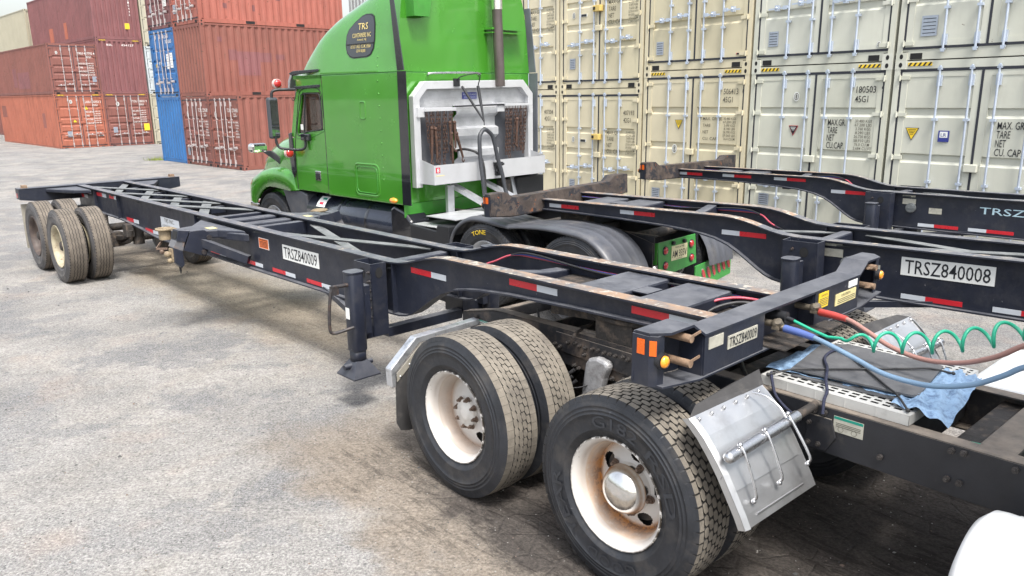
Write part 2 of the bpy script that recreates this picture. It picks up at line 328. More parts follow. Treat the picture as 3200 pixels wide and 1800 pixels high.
def part(name, mb, mats, parent=None, bevel=0, loc=(0, 0, 0), rot=(0, 0, 0), label=None, kind=None):
    me = mb if isinstance(mb, bpy.types.Mesh) else mb.mesh(name, mats)
    o = bpy.data.objects.new(name, me); COL.objects.link(o); o.location = loc; o.rotation_euler = rot
    if parent: o.parent = parent
    if bevel:
        b = o.modifiers.new('bevel', 'BEVEL'); b.width = bevel; b.segments = 2; b.limit_method = 'ANGLE'; b.angle_limit = R(40)
    if label: o['label'] = label
    if kind: o['kind'] = kind
    return o
def tag(o, label, cat, group=None):
    o['label'] = label; o['category'] = cat
    if group: o['group'] = group
    return o
def thing(name, label, cat, loc=(0, 0, 0), rz=0, group=None, rot=None):
    o = bpy.data.objects.new(name, None); COL.objects.link(o); o.empty_display_size = .2
    o.location = loc; o.rotation_euler = rot if rot else (0, 0, rz); return tag(o, label, cat, group)
def smooth_path(pts, k=6):
    P = [Vector(p) for p in pts]; P = [P[0]*2-P[1]] + P + [P[-1]*2-P[-2]]; out = []
    for i in range(1, len(P)-2):
        for j in range(k):
            t = j/k; a, b, c, d = P[i-1], P[i], P[i+1], P[i+2]
            out.append(.5*((2*b)+(c-a)*t+(2*a-5*b+4*c-d)*t*t+(3*b-a-3*c+d)*t**3))
    out.append(P[-2]); return out
def frame_pt(fr, x, y, z):
    fx, fy, a = fr; return (fx+x*math.cos(a)-y*math.sin(a), fy+x*math.sin(a)+y*math.cos(a), z)
# ---------------------------------------------------------------- ground
def ground_material():
    s = NT('dusty_yard_asphalt')
    P = s.g.outputs['Position']
    big = s.noise(.22, 5, .55); mid = s.noise(.9, 6, .62, dist=.4); mid2 = s.noise(2.1, 6, .65, s.pos(1, 1, 1, (7, 3, 0)), .6); fine = s.noise(55, 4, .7); grit = s.voro(75)
    grain = s.noise(48, 3, .8); coarse = s.noise(14, 7, .8); pat = s.noise(.8, 9, .74, s.pos(1, 1, 1, (21, 8, 0)), .35)
    agg = s.mix(s.ramp(fine, .35, .66), (.075, .075, .077), (.24, .235, .228))
    agg = s.mix(s.ramp(grit, .05, .55, .30, 0), agg, (.36, .355, .345))
    dustc = s.mix(s.ramp(mid2, .3, .7), (.235, .22, .198), (.30, .29, .275))
    f = s.ramp(mid, .36, .60); c = s.mix(s.math('MULTIPLY', f, .80), agg, dustc)
    c = s.mix(s.ramp(pat, .505, .555, 0, .66), c, s.mix(s.ramp(s.noise(95, 2, .8), .42, .58), (.050, .052, .058), (.215, .218, .225)))
    c = s.mix(s.ramp(s.noise(.45, 5, .6, s.pos(1, 1, 1, (2, 31, 0))), .50, .62, 0, .55), c, s.mix(s.ramp(s.noise(70, 3, .8), .40, .60), (.11, .11, .112), (.33, .325, .315)))
    c = s.mix(s.ramp(s.voro(2.4), .016, .024, .8, 0), c, (.05, .05, .05))
    c = s.mix(s.ramp(s.noise(1.2, 4, .6, s.pos(1, 1, 1, (3, 9, 0))), .56, .72, 0, .35), c, (.28, .215, .175))
    # band of earth and tyre prints along the white truck's track, its shadow painted in
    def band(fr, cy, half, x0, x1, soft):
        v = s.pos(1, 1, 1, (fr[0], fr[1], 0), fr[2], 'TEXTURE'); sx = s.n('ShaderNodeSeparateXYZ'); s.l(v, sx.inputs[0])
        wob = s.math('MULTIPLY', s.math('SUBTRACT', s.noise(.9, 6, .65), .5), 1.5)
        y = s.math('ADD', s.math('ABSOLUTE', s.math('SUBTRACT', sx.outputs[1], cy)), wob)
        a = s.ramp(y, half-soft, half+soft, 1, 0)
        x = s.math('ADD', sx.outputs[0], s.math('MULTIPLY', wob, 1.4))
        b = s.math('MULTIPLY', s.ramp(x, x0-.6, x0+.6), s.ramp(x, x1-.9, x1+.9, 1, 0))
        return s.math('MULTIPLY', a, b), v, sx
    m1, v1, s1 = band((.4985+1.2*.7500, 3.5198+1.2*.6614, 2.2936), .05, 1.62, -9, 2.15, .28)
    m2, v2, s2 = band((1.532, 4.0595, 2.3286), -.25, .62, 4.3, 13, .35)
    brown = s.mix(s.ramp(mid2, .3, .7), (.026, .021, .019), (.060, .048, .041))  # earth colour, darkened further to carry the shade under the truck
    tan = s.mix(s.ramp(mid2, .3, .7), (.19, .155, .112), (.26, .222, .168))
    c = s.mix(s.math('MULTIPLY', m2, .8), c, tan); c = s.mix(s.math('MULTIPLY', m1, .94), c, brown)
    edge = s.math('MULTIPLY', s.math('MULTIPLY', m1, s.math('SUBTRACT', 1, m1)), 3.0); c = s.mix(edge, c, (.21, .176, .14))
    c = s.mix(s.ramp(big, .3, .7), c, s.mix(.12, c, (.34, .32, .29)))
    c = s.mix(1.0, c, s.mix(s.ramp(s.math('ADD', s.math('MULTIPLY', grain, .62), s.math('MULTIPLY', coarse, .38)), .38, .60), (.52, .52, .53), (1.36, 1.355, 1.35)), 'MULTIPLY')
    # bumps: grit everywhere, ruts and tread marks inside the bands
    st = s.noise(3.6, 8, .72, s.pos(.75, 3.6, 1, src=v1), .8); st2 = s.noise(5, 8, .72, s.pos(.6, 3.4, 1, src=v2), 1.3)
    wv = s.n('ShaderNodeTexWave'); wv.bands_direction = 'Y'; wv.inputs['Scale'].default_value = 4.3; wv.inputs['Distortion'].default_value = 2.6; wv.inputs['Detail'].default_value = 3; s.l(v2, wv.inputs[0])
    h = s.math('ADD', s.math('MULTIPLY', fine, .35), s.math('MULTIPLY', grit, -.25)); h = s.math('ADD', h, s.math('MULTIPLY', grain, .8))
    h = s.math('ADD', h, s.math('MULTIPLY', mid2, .5))
    rut = s.math('ADD', s.math('MULTIPLY', s.math('MULTIPLY', st, m1), 4.0), s.math('MULTIPLY', s.math('MULTIPLY', s.math('ADD', st2, s.math('MULTIPLY', s.math('MULTIPLY', wv.outputs[0], s.ramp(mid, .50, .60)), .6)), m2), 2.0))
    h = s.math('ADD', h, rut)
    crack = s.ramp(s.voro(5, 'DISTANCE_TO_EDGE'), 0, .05)
    h = s.math('ADD', h, s.math('MULTIPLY', crack, s.math('MULTIPLY', m1, .8)))
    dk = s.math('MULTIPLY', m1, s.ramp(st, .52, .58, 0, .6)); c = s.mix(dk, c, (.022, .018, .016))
    dk2 = s.math('MULTIPLY', m2, s.ramp(st2, .55, .62, 0, .35)); c = s.mix(dk2, c, (.11, .085, .062))
    s.l(c, s.b.inputs['Base Color']); s.b.inputs['Roughness'].default_value = .92; s.b.inputs['Specular IOR Level'].default_value = .25
    s.l(s.bump(h, .85, .012), s.b.inputs['Normal']); return s.m
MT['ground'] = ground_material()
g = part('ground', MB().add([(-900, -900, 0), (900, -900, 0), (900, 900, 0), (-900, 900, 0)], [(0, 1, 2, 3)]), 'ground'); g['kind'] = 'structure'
# loose grit close to the camera: nobody could count it
mb = MB(); rnd = random.Random(3)
for i in range(8500):
    d = rnd.uniform(.0, 1)**.7; a = rnd.uniform(-.75, .55); rr_ = 1.6+d*11
    x, y = rr_*math.sin(a), rr_*math.cos(a); r = rnd.uniform(.002, .0065)*(1+.4*d)
    if rnd.random() < .015: r *= 2.2
    A = [rnd.uniform(.6, 1.3)*r for _ in range(6)]
    mb.add([(x+A[0], y, .2*r), (x, y+A[1], .2*r), (x-A[2], y, .2*r), (x, y-A[3], .2*r), (x, y, A[4]), (x, y, -.2*r)],
           [(0, 1, 4), (1, 2, 4), (2, 3, 4), (3, 0, 4), (1, 0, 5), (2, 1, 5), (3, 2, 5), (0, 3, 5)], rnd.choice((0, 0, 1, 1, 2)))
MT['grit_a'] = mat('pale_grit', (.27, .26, .245), .9); MT['grit_b'] = mat('dark_grit', (.07, .07, .07), .9); MT['grit_c'] = mat('brown_grit', (.16, .12, .10), .9)
gv = part('gravel', mb, ['grit_a', 'grit_b', 'grit_c']); gv['kind'] = 'stuff'; gv['label'] = 'loose grit and small stones scattered over the yard'

# ---------------------------------------------------------------- shipping containers
WID = 2.438
def corr_line(x0, x1, base, depth, pitch=.278, e=0):
    n = max(1, round((x1-x0)/pitch)); p = (x1-x0)/n; out = [(x0, base)]
    for i in range(n):
        a = x0+i*p; out += [(a+p*(.14+e), base), (a+p*(.36-e*.5), base+depth), (a+p*(.64+e*.5), base+depth), (a+p*(.86-e), base)]
    return out + [(x1, base)]
_cm = {}
def cached(key, fn):
    if key not in _cm: _cm[key] = fn()
    return _cm[key]
def rods_x(): return (.663, 1.088, 1.432, 1.852)
def container(loc, rz, H, L, col, end='door', label='', bands=None, rod='galv', lock=False, hazard=False, marks=(), stickers=(), handles=.95, group=None, both=False):
    c = thing('shipping_container', label, 'container', loc, rz, group)
    def fr():
        m = MB()
        for x in (0, WID-.09):
            for y0, y1 in ((0, .11), (L-.11, L)): m.box(x+.004, x+.086, y0+.004, y1-.004, .118, H-.118)
        m.box(.162, WID-.162, .02, .10, .012, .135); m.box(.162, WID-.162, .02, .10, H-.118, H-.005)
        m.box(.09, WID-.09, .02, .10, .132, .158)
        m.box(.162, WID-.162, L-.10, L-.02, .012, .16); m.box(.162, WID-.162, L-.10, L-.02, H-.118, H-.005)
        for x in (.004, WID-.064):
            m.box(x, x+.06, .178, L-.178, .012, .16); m.box(x, x+.06, .178, L-.178, H-.075, H-.01)
        m.box(.06, WID-.06, .1, L-.1, .10, .13)
        return m.mesh('frame', [col])
    part('frame', cached(('fr', H, L, col), fr), None, c)
    def cast():
        m = MB(); m.box(0, .162, 0, .178, 0, .118)
        for sx in (1,):
            pts = [(.081+.026*math.cos(a), .059+.036*math.sin(a)) for a in [2*math.pi*k/12 for k in range(12)]]
            m.poly([(x, -.002, z) for x, z in pts], 1)
            m.poly([(-.002, .089+(x-.081)*1.2, z) for x, z in pts], 1); m.poly([(.164, .089+(x-.081)*1.2, z) for x, z in pts], 1)
        return m.mesh('corner_casting', [col, 'hole'])
    cm = cached(('cast', col), cast)
    for x in (0, WID-.162):
        for y in (0, L-.178):
            for z in (0, H-.118): part('corner_casting', cm, None, c, loc=(x, y, z))
    def side(xx):
        sg = 1 if xx < 1 else -1
        m = MB(); m.sheet([(y, x) for y, x in corr_line(.11, L-.11, xx, .036*sg)], 'z', .15, H-.07); m.xf(lambda p: (p.y, p.x, p.z)); return m.mesh('side_panel', [col])
    part('side_panel', cached(('s0', H, L, col), lambda: side(.008)), None, c); part('side_panel', cached(('s1', H, L, col), lambda: side(WID-.008)), None, c)
    part('roof_panel', cached(('rf', H, L, col), lambda: MB().box(.05, WID-.05, .1, L-.1, H-.05, H-.03).mesh('roof_panel', [col])), None, c)
    def endp(y, sg):
        m = MB(); m.sheet(corr_line(.085, WID-.085, y, .058*sg, .25, .07), 'z', .13, H-.10); return m.mesh('end_panel', [col])
    part('end_panel', cached(('e1', H, L, col), lambda: endp(L-.02, -1)), None, c)
    if end == 'closed':
        part('end_panel', cached(('e0', H, L, col), lambda: endp(.012, 1)), None, c)
    else:
        bd = bands or ((.83, 1.50, 2.16) if H > 2.7 else (.87, 1.27, 1.72))
        def seal():
            m = MB(); m.box(.088, WID-.088, .060, .085, .15, H-.112)
            m.box(.088, WID-.088, .010, .060, .156, .190); m.box(.088, WID-.088, .010, .060, H-.158, H-.118)
            m.box(.088, .116, .010, .060, .190, H-.158); m.box(WID-.114, WID-.088, .010, .060, .190, H-.158); m.box(1.203, 1.235, .008, .060, .190, H-.158); return m.mesh('door_gasket', ['gasket'])
        part('door_gasket', cached(('seal', H), seal), None, c)
        def leaf():
            m = MB(); wd = 1.103; z0, z1 = .178, H-.144
            m.box(0, .10, .014, .045, z0, z1); m.box(wd-.09, wd, .014, .045, z0, z1)
            ln = [(.022, z0)]
            for b in bd: ln += [(.022, b-.075), (.052, b-.035), (.052, b+.050), (.022, b+.068)]
            ln.append((.022, z1)); m.sheet([(y, z) for y, z in ln], 'x', .10, wd-.09)
            for b in bd:
                for x in (.1001, wd-.0901): m.poly([(x, .022, b-.075), (x, .052, b-.035), (x, .052, b+.050), (x, .022, b+.068)])
            m.box(.10, wd-.09, .015, .022, z0, z0+.09); m.box(.10, wd-.09, .015, .022, z1-.09, z1)
            return m.mesh('door', [col])
        lm = cached(('leaf', H, col, tuple(bd)), leaf)
        doors = [part('door', lm, None, c, loc=(.105, 0, 0)), part('door', lm, None, c, loc=(1.232, 0, 0))]
        def rodm():
            m = MB(); m.cyl((0, -.028, .10), (0, -.028, H-.08), .0165, 10)
            for z in (.14, H-.13): m.box(-.028, .028, -.046, -.004, z-.012, z+.012); m.box(-.022, .022, -.05, -.012, z-.035 if z < 1 else z+.01, z-.01 if z < 1 else z+.035)
            for z in (.27, H-.29): m.box(-.030, .034, -.026, .014, z-.075, z+.075)
            for z in (.70, 1.17, H-.83): m.box(-.034, .034, -.046, .014, z-.018, z+.018)
            return m.mesh('lock_rod', [rod])
        rm = cached(('rod', H, rod), rodm)
        def handm(sg):
            m = MB(); m.beam((0, -.05, 0), (sg*.36, -.055, -.012), .012, .026); m.box(min(sg*.02, sg*.10), max(sg*.02, sg*.10), -.06, -.03, -.03, .03)
            m.box(min(sg*.18, sg*.24), max(sg*.18, sg*.24), -.07, .0, -.045, .045); m.ball((sg*.21, -.07, 0), .022, 5); return m.mesh('door_handle', [rod])
        for i, x in enumerate(rods_x()):
            k = 0 if i < 2 else 1; sg = -1 if i < 2 else 1
            r_ = part('lock_rod', rm, None, doors[k], loc=(x-doors[k].location.x, 0, 0))
            part('door_handle', cached(('h', sg, rod), lambda: handm(sg)), None, doors[k], loc=(x-doors[k].location.x, 0, handles+(.02 if i % 2 else -.03)+(.0 if i < 2 else .015)))
        def hin(sg):
            m = MB(); m.box(-.085, .085, -.008, .014, -.028, .028); m.cyl((-sg*.055, -.014, -.045), (-sg*.055, -.014, .045), .014, 8); return m.mesh('hinge', [col])
        for z in ([.24, .84, 1.50, 2.13, H-.24] if H > 2.7 else [.24, .80, 1.42, 1.95, H-.24]):
            part('hinge', cached(('hn', 1, col), lambda: hin(1)), None, doors[0], loc=(.045, .004, z)); part('hinge', cached(('hn', -1, col), lambda: hin(-1)), None, doors[1], loc=(1.058, .004, z))
        part('latch_box', cached(('lb', col), lambda: MB().box(-.085, .095, -.045, .012, -.055, .055).mesh('latch_box', [col])), None, c, bevel=.01, loc=(1.215, 0, 1.40 if H > 2.7 else 1.22))
        if lock: part('lock_box', cached('lk', lambda: MB().box(-.10, .11, -.10, .012, -.06, .06).box(-.08, -.02, -.115, -.10, -.03, .03, 1).mesh('lock_box', ['yellow_lock', 'hole'])), None, c, bevel=.008, loc=(1.215, 0, 1.60))
        pk = cached('pocket', lambda: MB().box(-.085, .085, .014, .019, 0, .085).mesh('fork_pocket', ['hole']))
        for x in (.285, WID-.30): part('fork_pocket', pk, None, c, loc=(x, 0, .018))
    if L < 7:
        for x in (-.0005, WID-.0015):
            for y in (1.98, 4.08): part('fork_pocket', cached('pockside', lambda: MB().box(0, .002, -.18, .18, .03, .135).mesh('fork_pocket', ['hole'])), None, c, loc=(x+.0035 if x < 1 else x-.0035, y, 0))
    if hazard:
        def hz():
            m = MB(); m.box(0, .34, .012, .019, 0, .05)
            for k in range(5): m.poly([(k*.07, .0100, .001), (k*.07+.030, .0100, .001), (k*.07+.062, .0100, .049), (k*.07+.032, .0100, .049)], 1)
            return m.mesh('hazard_stripe', ['yellow', 'ink'])
        for x in (.185, WID-.185-.34): part('hazard_stripe', cached('hz', hz), None, c, loc=(x, 0, H-.078))
    U, V = (1, 0, 0), (0, 0, 1)
    for name, items, mt in marks:                            # (text, x, z, w, h)
        if name == 'weight_lettering':
            m = MB()
            for t, x, z, w_, h_ in items: m.text(t, (x, .0105, z), U, V, w_, h_)
            part(name, m, mt, c)
        else:
            for t, x, z, w_, h_ in items: part(name, MB().text(t, (x, .0105, z), U, V, w_, h_), mt, c)
    for k in stickers:
        kind, x, z, a = k[:4]; m = MB(); y = .008
        if kind == 'tri': m.poly([(x-a, y, z+a*.9), (x+a, y, z+a*.9), (x, y, z-a*.95)], 1); m.poly([(x-a*.86, y-.002, z+a*.82), (x+a*.86, y-.002, z+a*.82), (x, y-.002, z-a*.78)], 0); [m.poly([(x-a*q, y-.004, zz), (x+a*q, y-.004, zz), (x+a*q, y-.004, zz+.007), (x-a*q, y-.004, zz+.007)], 1) for q, zz in ((.6, z+a*.6), (.5, z+a*.38), (.38, z+a*.16), (.26, z-a*.06))]; mts = [k[4], 'ink' if k[4] != 'ink' else 'sign']
        elif kind == 'trid': m.poly([(x-a, y, z+a*.9), (x+a, y, z+a*.9), (x, y, z-a*.95)], 1); m.poly([(x-a*.88, y-.002, z+a*.82), (x+a*.88, y-.002, z+a*.82), (x, y-.002, z-a*.80)], 0); [m.poly([(x-a*q, y-.004, zz), (x+a*q, y-.004, zz), (x+a*q, y-.004, zz+.008), (x-a*q, y-.004, zz+.008)], 2) for q, zz in ((.55, z+a*.55), (.42, z+a*.3), (.28, z+a*.05))]; mts = ['ink', 'redlab', 'sign']
        elif kind == 'triu': m.poly([(x-a, y, z-a*.8), (x+a, y, z-a*.8), (x, y, z+a*.95)], 1); m.poly([(x-a*.82, y-.002, z-a*.7), (x+a*.82, y-.002, z-a*.7), (x, y-.002, z+a*.72)], 0); m.poly([(x-a*.12, y-.004, z-a*.5), (x+a*.2, y-.004, z-a*.05), (x-.05*a, y-.004, z+.1*a), (x+a*.1, y-.004, z+a*.4), (x-.25*a, y-.004, z-.02*a), (x, y-.004, z-a*.1)], 1); mts = ['yellow', 'ink']
        elif kind == 'oval':
            el = lambda q, e: [(x+q*a*.72*math.cos(t_), y-e, z+q*a*math.sin(t_)) for t_ in [2*math.pi*i/24 for i in range(24)]]
            m.poly(el(1, 0), 0); m.poly(el(.78, .0015), 1); m.poly(el(.62, .003), 0); m.poly([(x-.1*a, y-.0045, z-.55*a), (x+.1*a, y-.0045, z-.55*a), (x+.1*a, y-.0045, z+.55*a), (x-.1*a, y-.0045, z+.55*a)], 1)
            for dz in (-.28, 0, .28): m.poly([(x-.34*a, y-.0045, z+dz*a-.05*a), (x+.34*a, y-.0045, z+dz*a-.05*a), (x+.34*a, y-.0045, z+dz*a+.05*a), (x-.34*a, y-.0045, z+dz*a+.05*a)], 1)
            mts = ['sign', 'ink_soft']
        else:
            m.box(x-a, x+a, y-.002, y+.004, z-k[5], z+k[5]); mts = [k[4], 'ink', 'sign']
            if kind == 'lines':
                for i in range(5): zz = z+k[5]*(.7-.35*i); m.poly([(x-a*.8, y-.004, zz-.004), (x+a*.8, y-.004, zz-.004), (x+a*.8, y-.004, zz+.005), (x-a*.8, y-.004, zz+.005)], 1)
            if kind == 'LR': m.box(x-a*.72, x+a*.72, y-.004, y-.002, z-k[5]*.25, z+k[5]*.8, 2); m.text('LR', (x-a*.5, y-.006, z-k[5]*.05), U, V, a, k[5]*.6)
        part('sticker', m, mts, c)
    return c
MT['yellow_lock'] = mat('yellow_lock_box', (.58, .42, .13), .5)
def wblock(labels, vals, x1, x2, ztop, lh, vh, hl, hv, wl=.34, wv=.30):
    items = [(t, x1, ztop-i*lh-hl, wl*len(t)/7, hl) for i, t in enumerate(labels)]
    items2 = [(t, x2+max(0, 10-len(t))*.016, ztop-i*vh-hv, wv*len(t)/10, hv) for i, t in enumerate(vals)]
    return items, items2
WF = (1.1201, 17.7567, -.9046); GAP = WID+.0437
def wall(k, z=0, y=0): return frame_pt(WF, k*GAP, y, z)
V42 = ['30.480 KGS', '67.200 LBS', '3.470 KGS', '7.650 LBS', '27.010 KGS', '59.550 LBS', '67.7 CU.M', '2.390 CU.FT']
V45 = ['30.480 KGS', '67.200 LBS', '3.760 KGS', '8.290 LBS', '26.720 KGS', '58.910 LBS', '76.0 CU.M', '2.684 CU.FT']
V45b = ['30.480 KGS', '67.200 LBS', '3.690 KGS', '8.140 LBS', '26.790 KGS', '59.060 LBS', '76.4 CU.M']
def m42(num, chk):
    a, b = wblock(['MAX.GR.', 'TARE', 'NET', 'CU. CAP.'], V42, 1.47, 2.02, 1.735, .128, .062, .085, .042, .36, .26)
    top = [(num, 1.935, 2.055, .30, .095), (chk, 2.335, 2.05, .045, .095), ('42G1', 1.945, 1.905, .20, .095)] if num else []
    return [('serial_lettering', top+a, 'ink_soft'), ('weight_lettering', b, 'ink_soft')]
def m45(num, chk, vals, lab=('MAX.GR.', 'TARE', 'NET', 'CU.CAP.'), mt='ink', h=.10):
    a, b = wblock(list(lab), vals, 1.485, 1.94, 2.045, .120, .060, h, .045, .30, .27)
    top = [(num, 1.915, 2.448, .31, .10), (chk, 2.31, 2.45, .055, .10), ('45G1', 1.905, 2.305, .21, .10)] if num else []
    return [('serial_lettering', top+a, mt), ('weight_lettering', b, 'ink_soft')]
tg = 'tan container'
ST42 = [('oval', .44, 1.52, .065), ('lines', .75, 1.50, .10, 'sign', .028), ('lines', .405, .53, .085, 'greylab', .11)]
B42 = (.87, 1.27, 1.72)
for col_, row in ((-1, 0), (-1, 1), (0, 0), (0, 1)):
    z = row*2.591
    lab = {(-1, 0): 'tan container marked 407304, bottom row just right of the green truck', (-1, 1): 'tan container of the upper row directly above the one marked 407304',
           (0, 0): 'tan container marked 407193 with yellow lock box, bottom row', (0, 1): 'tan container of the upper row directly above the one marked 407193'}[(col_, row)]
    if row == 0: mk = m42('407304' if col_ < 0 else '407193', '0' if col_ < 0 else '7')
    else: mk = m42(None, None)
    container(wall(col_, z), WF[2], 2.591, 12.19, 'c_tan', 'door', lab, B42, 'galv', True, marks=mk, stickers=ST42, handles=.95, group='containers stacked in the cream wall')
container(wall(-2, 0), WF[2], 2.591, 12.19, 'c_tan', 'door', 'tan container of the bottom row mostly hidden behind the green truck', B42, 'galv', True, marks=m42(None, None), group='containers stacked in the cream wall')
container(wall(-2, 2.591), WF[2], 2.591, 12.19, 'c_tan', 'door', 'tan container of the upper row mostly hidden behind the green truck', B42, 'galv', True, marks=m42(None, None), group='containers stacked in the cream wall')
container(wall(1), WF[2], 2.896, 12.19, 'c_tan', 'door', 'tan container marked 506413 with a yellow triangle sticker, bottom row', None, 'galv', False, True,
          marks=m45('506413', '0', V45b, ('MAX. GROSS', 'TARE', 'NET', 'CU. CAP.'), 'ink_soft', .055), stickers=[('tri', .914, 1.90, .095, 'yellow'), ('oval', .835, 1.44, .085), ('lines', .39, .55, .10, 'greylab', .10)], group='containers stacked in the cream wall')
container(wall(1, 2.896), WF[2], 2.896, 12.19, 'c_tan', 'door', 'tan container of the upper row directly above the one marked 506413', None, 'galv', False, True,
          marks=m45(None, None, V45b), stickers=[('lines', .385, .42, .085, 'greylab', .12), ('lines', 2.2, .24, .06, 'redlab', .012)], group='containers stacked in the cream wall')
container(wall(2), WF[2], 2.896, 12.19, 'c_ivory', 'door', 'ivory container marked 180503 with a black triangle sticker, bottom row', None, 'galv', False, True,
          marks=m45('180503', '9', V45), stickers=[('trid', .875, 1.85, .09, 'ink'), ('oval', .893, 2.40, .075), ('lines', .39, .66, .10, 'greylab', .10)], group='containers stacked in the cream wall')
container(wall(2, 2.896), WF[2], 2.896, 12.19, 'c_ivory', 'door', 'ivory container of the upper row directly above the one marked 180503', None, 'galv', False, True,
          marks=m45(None, None, V45), stickers=[('lines', .385, .44, .09, 'greylab', .12), ('oval', 2.2, .255, .045)], group='containers stacked in the cream wall')
container(wall(3), WF[2], 2.896, 12.19, 'c_ivory', 'door', 'ivory container with yellow triangle and blue square stickers at the right edge, bottom row', None, 'galv', False, True,
          marks=m45('304417', '5', V45, ('MAX. GR.', 'TARE', 'NET', 'CU. CAP.')), stickers=[('tri', .348, 1.85, .10, 'yellow'), ('LR', .80, 1.83, .075, 'warnblue', .08), ('lines', .39, .66, .10, 'greylab', .10)], group='containers stacked in the cream wall')
container(wall(3, 2.896), WF[2], 2.896, 12.19, 'c_ivory', 'door', 'ivory container of the upper row at the right edge, above the blue square sticker', None, 'galv', False, True,
          marks=m45(None, None, V45), stickers=[('lines', .43, .47, .11, 'greylab', .14)], group='containers stacked in the cream wall')
# middle stack (20 ft boxes)
MF = (-12.863, 31.13, -.795); mg = 'containers of the middle stack'
def mid(k, z, y=0): return frame_pt(MF, k*(WID+.02), y, z)
def m22(num):
    a, b = wblock(['MAX.GROSS', 'TARE', 'NET', 'CU.CAP.'], ['30.480KG', '67.200LB', '2.230KG', '4.920LB', '28.250KG', '62.280LB'], 1.50, 2.00, 1.70, .17, .10, .06, .06, .38, .34)
    return [('serial_lettering', [('TCKU '+num, 1.50, 2.02, .82, .13), ('22G1', 1.98, 1.86, .26, .12)]+a+b, 'white_ink')]
B22 = (.55, .95, 1.37, 1.78)
container(mid(-1, 0), MF[2]-.0, 2.591, 6.06, 'c_blue', 'closed', 'bright blue container with closed ribbed end, bottom of the middle stack', group=mg)
container(mid(0, 0), MF[2], 2.591, 6.06, 'c_brown', 'door', 'red brown container marked 229638, between the blue one and the one marked 270430', B22, 'galv_old', marks=m22('229638'), stickers=[('oval', .55, 1.93, .12), ('lines', .3, .5, .1, 'greylab', .14)], handles=.75, group=mg)
container(mid(1, 0), MF[2], 2.591, 6.06, 'c_salmon', 'door', 'faded red container marked 270430, right end of the middle stack on the ground', B22, 'galv_old', marks=m22('270430'), stickers=[('oval', .55, 1.93, .12)], handles=.75, group=mg)
container(mid(-1, 2.591), MF[2], 2.591, 6.06, 'c_blue', 'door', 'bright blue container with white stickers and doors, middle of its stack', B22, 'galv_old',
          marks=[('serial_lettering', [('CAI', 1.5, 2.22, .25, .12), ('304265', 1.55, 2.03, .62, .13)], 'white_ink')], stickers=[('lines', 1.64, 1.35, .10, 'sign', .28), ('lines', 2.0, 1.38, .13, 'sign', .28), ('tri', .82, 1.28, .09, 'sign'), ('lines', .5, 1.22, .09, 'yellow', .06), ('lines', .55, .55, .12, 'greylab', .14)], handles=.55, group=mg)
mr = container(mid(0, 2.591), MF[2], 2.591, 6.06, 'c_salmon', 'closed', 'faded red container with dark repainted patches, closed ribbed end beside the blue doors', group=mg)
container(mid(-1, 5.182), MF[2], 2.591, 6.06, 'c_maroon', 'door', 'maroon container with doors on top of the blue door container', B22, 'galv_old', stickers=[('lines', 1.95, .95, .14, 'sign', .16), ('lines', .5, .8, .1, 'greylab', .14)], handles=.55, group=mg)
mt3 = container(mid(0, 5.182), MF[2], 2.591, 6.06, 'c_red', 'door', 'bright rust red container with rust streaks, topmost and largest of the middle stack', B22, 'galv_old', stickers=[('lines', .35, .6, .12, 'greylab', .16)], handles=.55, group=mg)
def patch(c, name, items, col, face='right'):                # rectangular repainted patches that follow the ribs of a side
    m = MB()
    for a0, a1, z0, z1 in items:
        if face == 'right': m.sheet([(p, x-.0) for p, x in corr_line(a0, a1, WID-.003, -.0)], 'z', z0, z1); 
        elif face == 'left': m.sheet([(p, x) for p, x in corr_line(a0, a1, .003, 0)], 'z', z0, z1)
    m.xf(lambda p: (p.y, p.x, p.z)); part(name, m, col, c)
def ribs_patch(c, L, x0, dsg, items, col):
    # same rib profile as the side panel, 3 mm proud, clipped to the patch
    ln = corr_line(.11, L-.11, x0, .036*dsg); m = MB()
    def xat(y):
        for (ya, xa), (yb, xb) in zip(ln, ln[1:]):
            if ya <= y <= yb: return xa+(xb-xa)*(y-ya)/(yb-ya+1e-9)
        return x0
    for a0, a1, z0, z1 in items:
        m = MB(); ys = sorted([a0, a1]+[y for y, _ in ln if a0 < y < a1]); m.sheet([(y, xat(y)-.004*dsg) for y in ys], 'z', z0, z1)
        m.xf(lambda p: (p.y, p.x, p.z)); part('repainted_patch', m, col, c)
ribs_patch(mr, 6.06, WID-.008, -1, [(1.35, 2.25, .75, 1.62), (1.0, 1.35, 1.30, 1.68), (2.25, 2.75, 1.25, 1.6), (.62, .80, 1.95, 2.12)], 'c_maroon')
ribs_patch(mt3, 6.06, WID-.008, -1, [(.95, 1.12, .55, .72), (2.1, 2.22, .5, .72), (3.1, 3.3, .95, 1.1)], 'c_maroon')
ribs_patch(mr, 6.06, WID-.008, -1, [(2.9, 3.3, 1.35, 1.55)], 'c_maroon')
container(frame_pt(MF, 1.2, 7.2, 5.182), MF[2], 2.591, 6.06, 'c_grey', 'closed', 'grey container glimpsed between the red top container and the truck roof', group=mg)
container(frame_pt(MF, 1.2, 7.2, 2.591), MF[2], 2.591, 6.06, 'c_brown', 'closed', 'brown container hidden under the grey one behind the middle stack', group=mg)
container(frame_pt(MF, 1.2, 7.2, 0), MF[2], 2.591, 6.06, 'c_brown', 'closed', 'brown container on the ground behind the middle stack', group=mg)
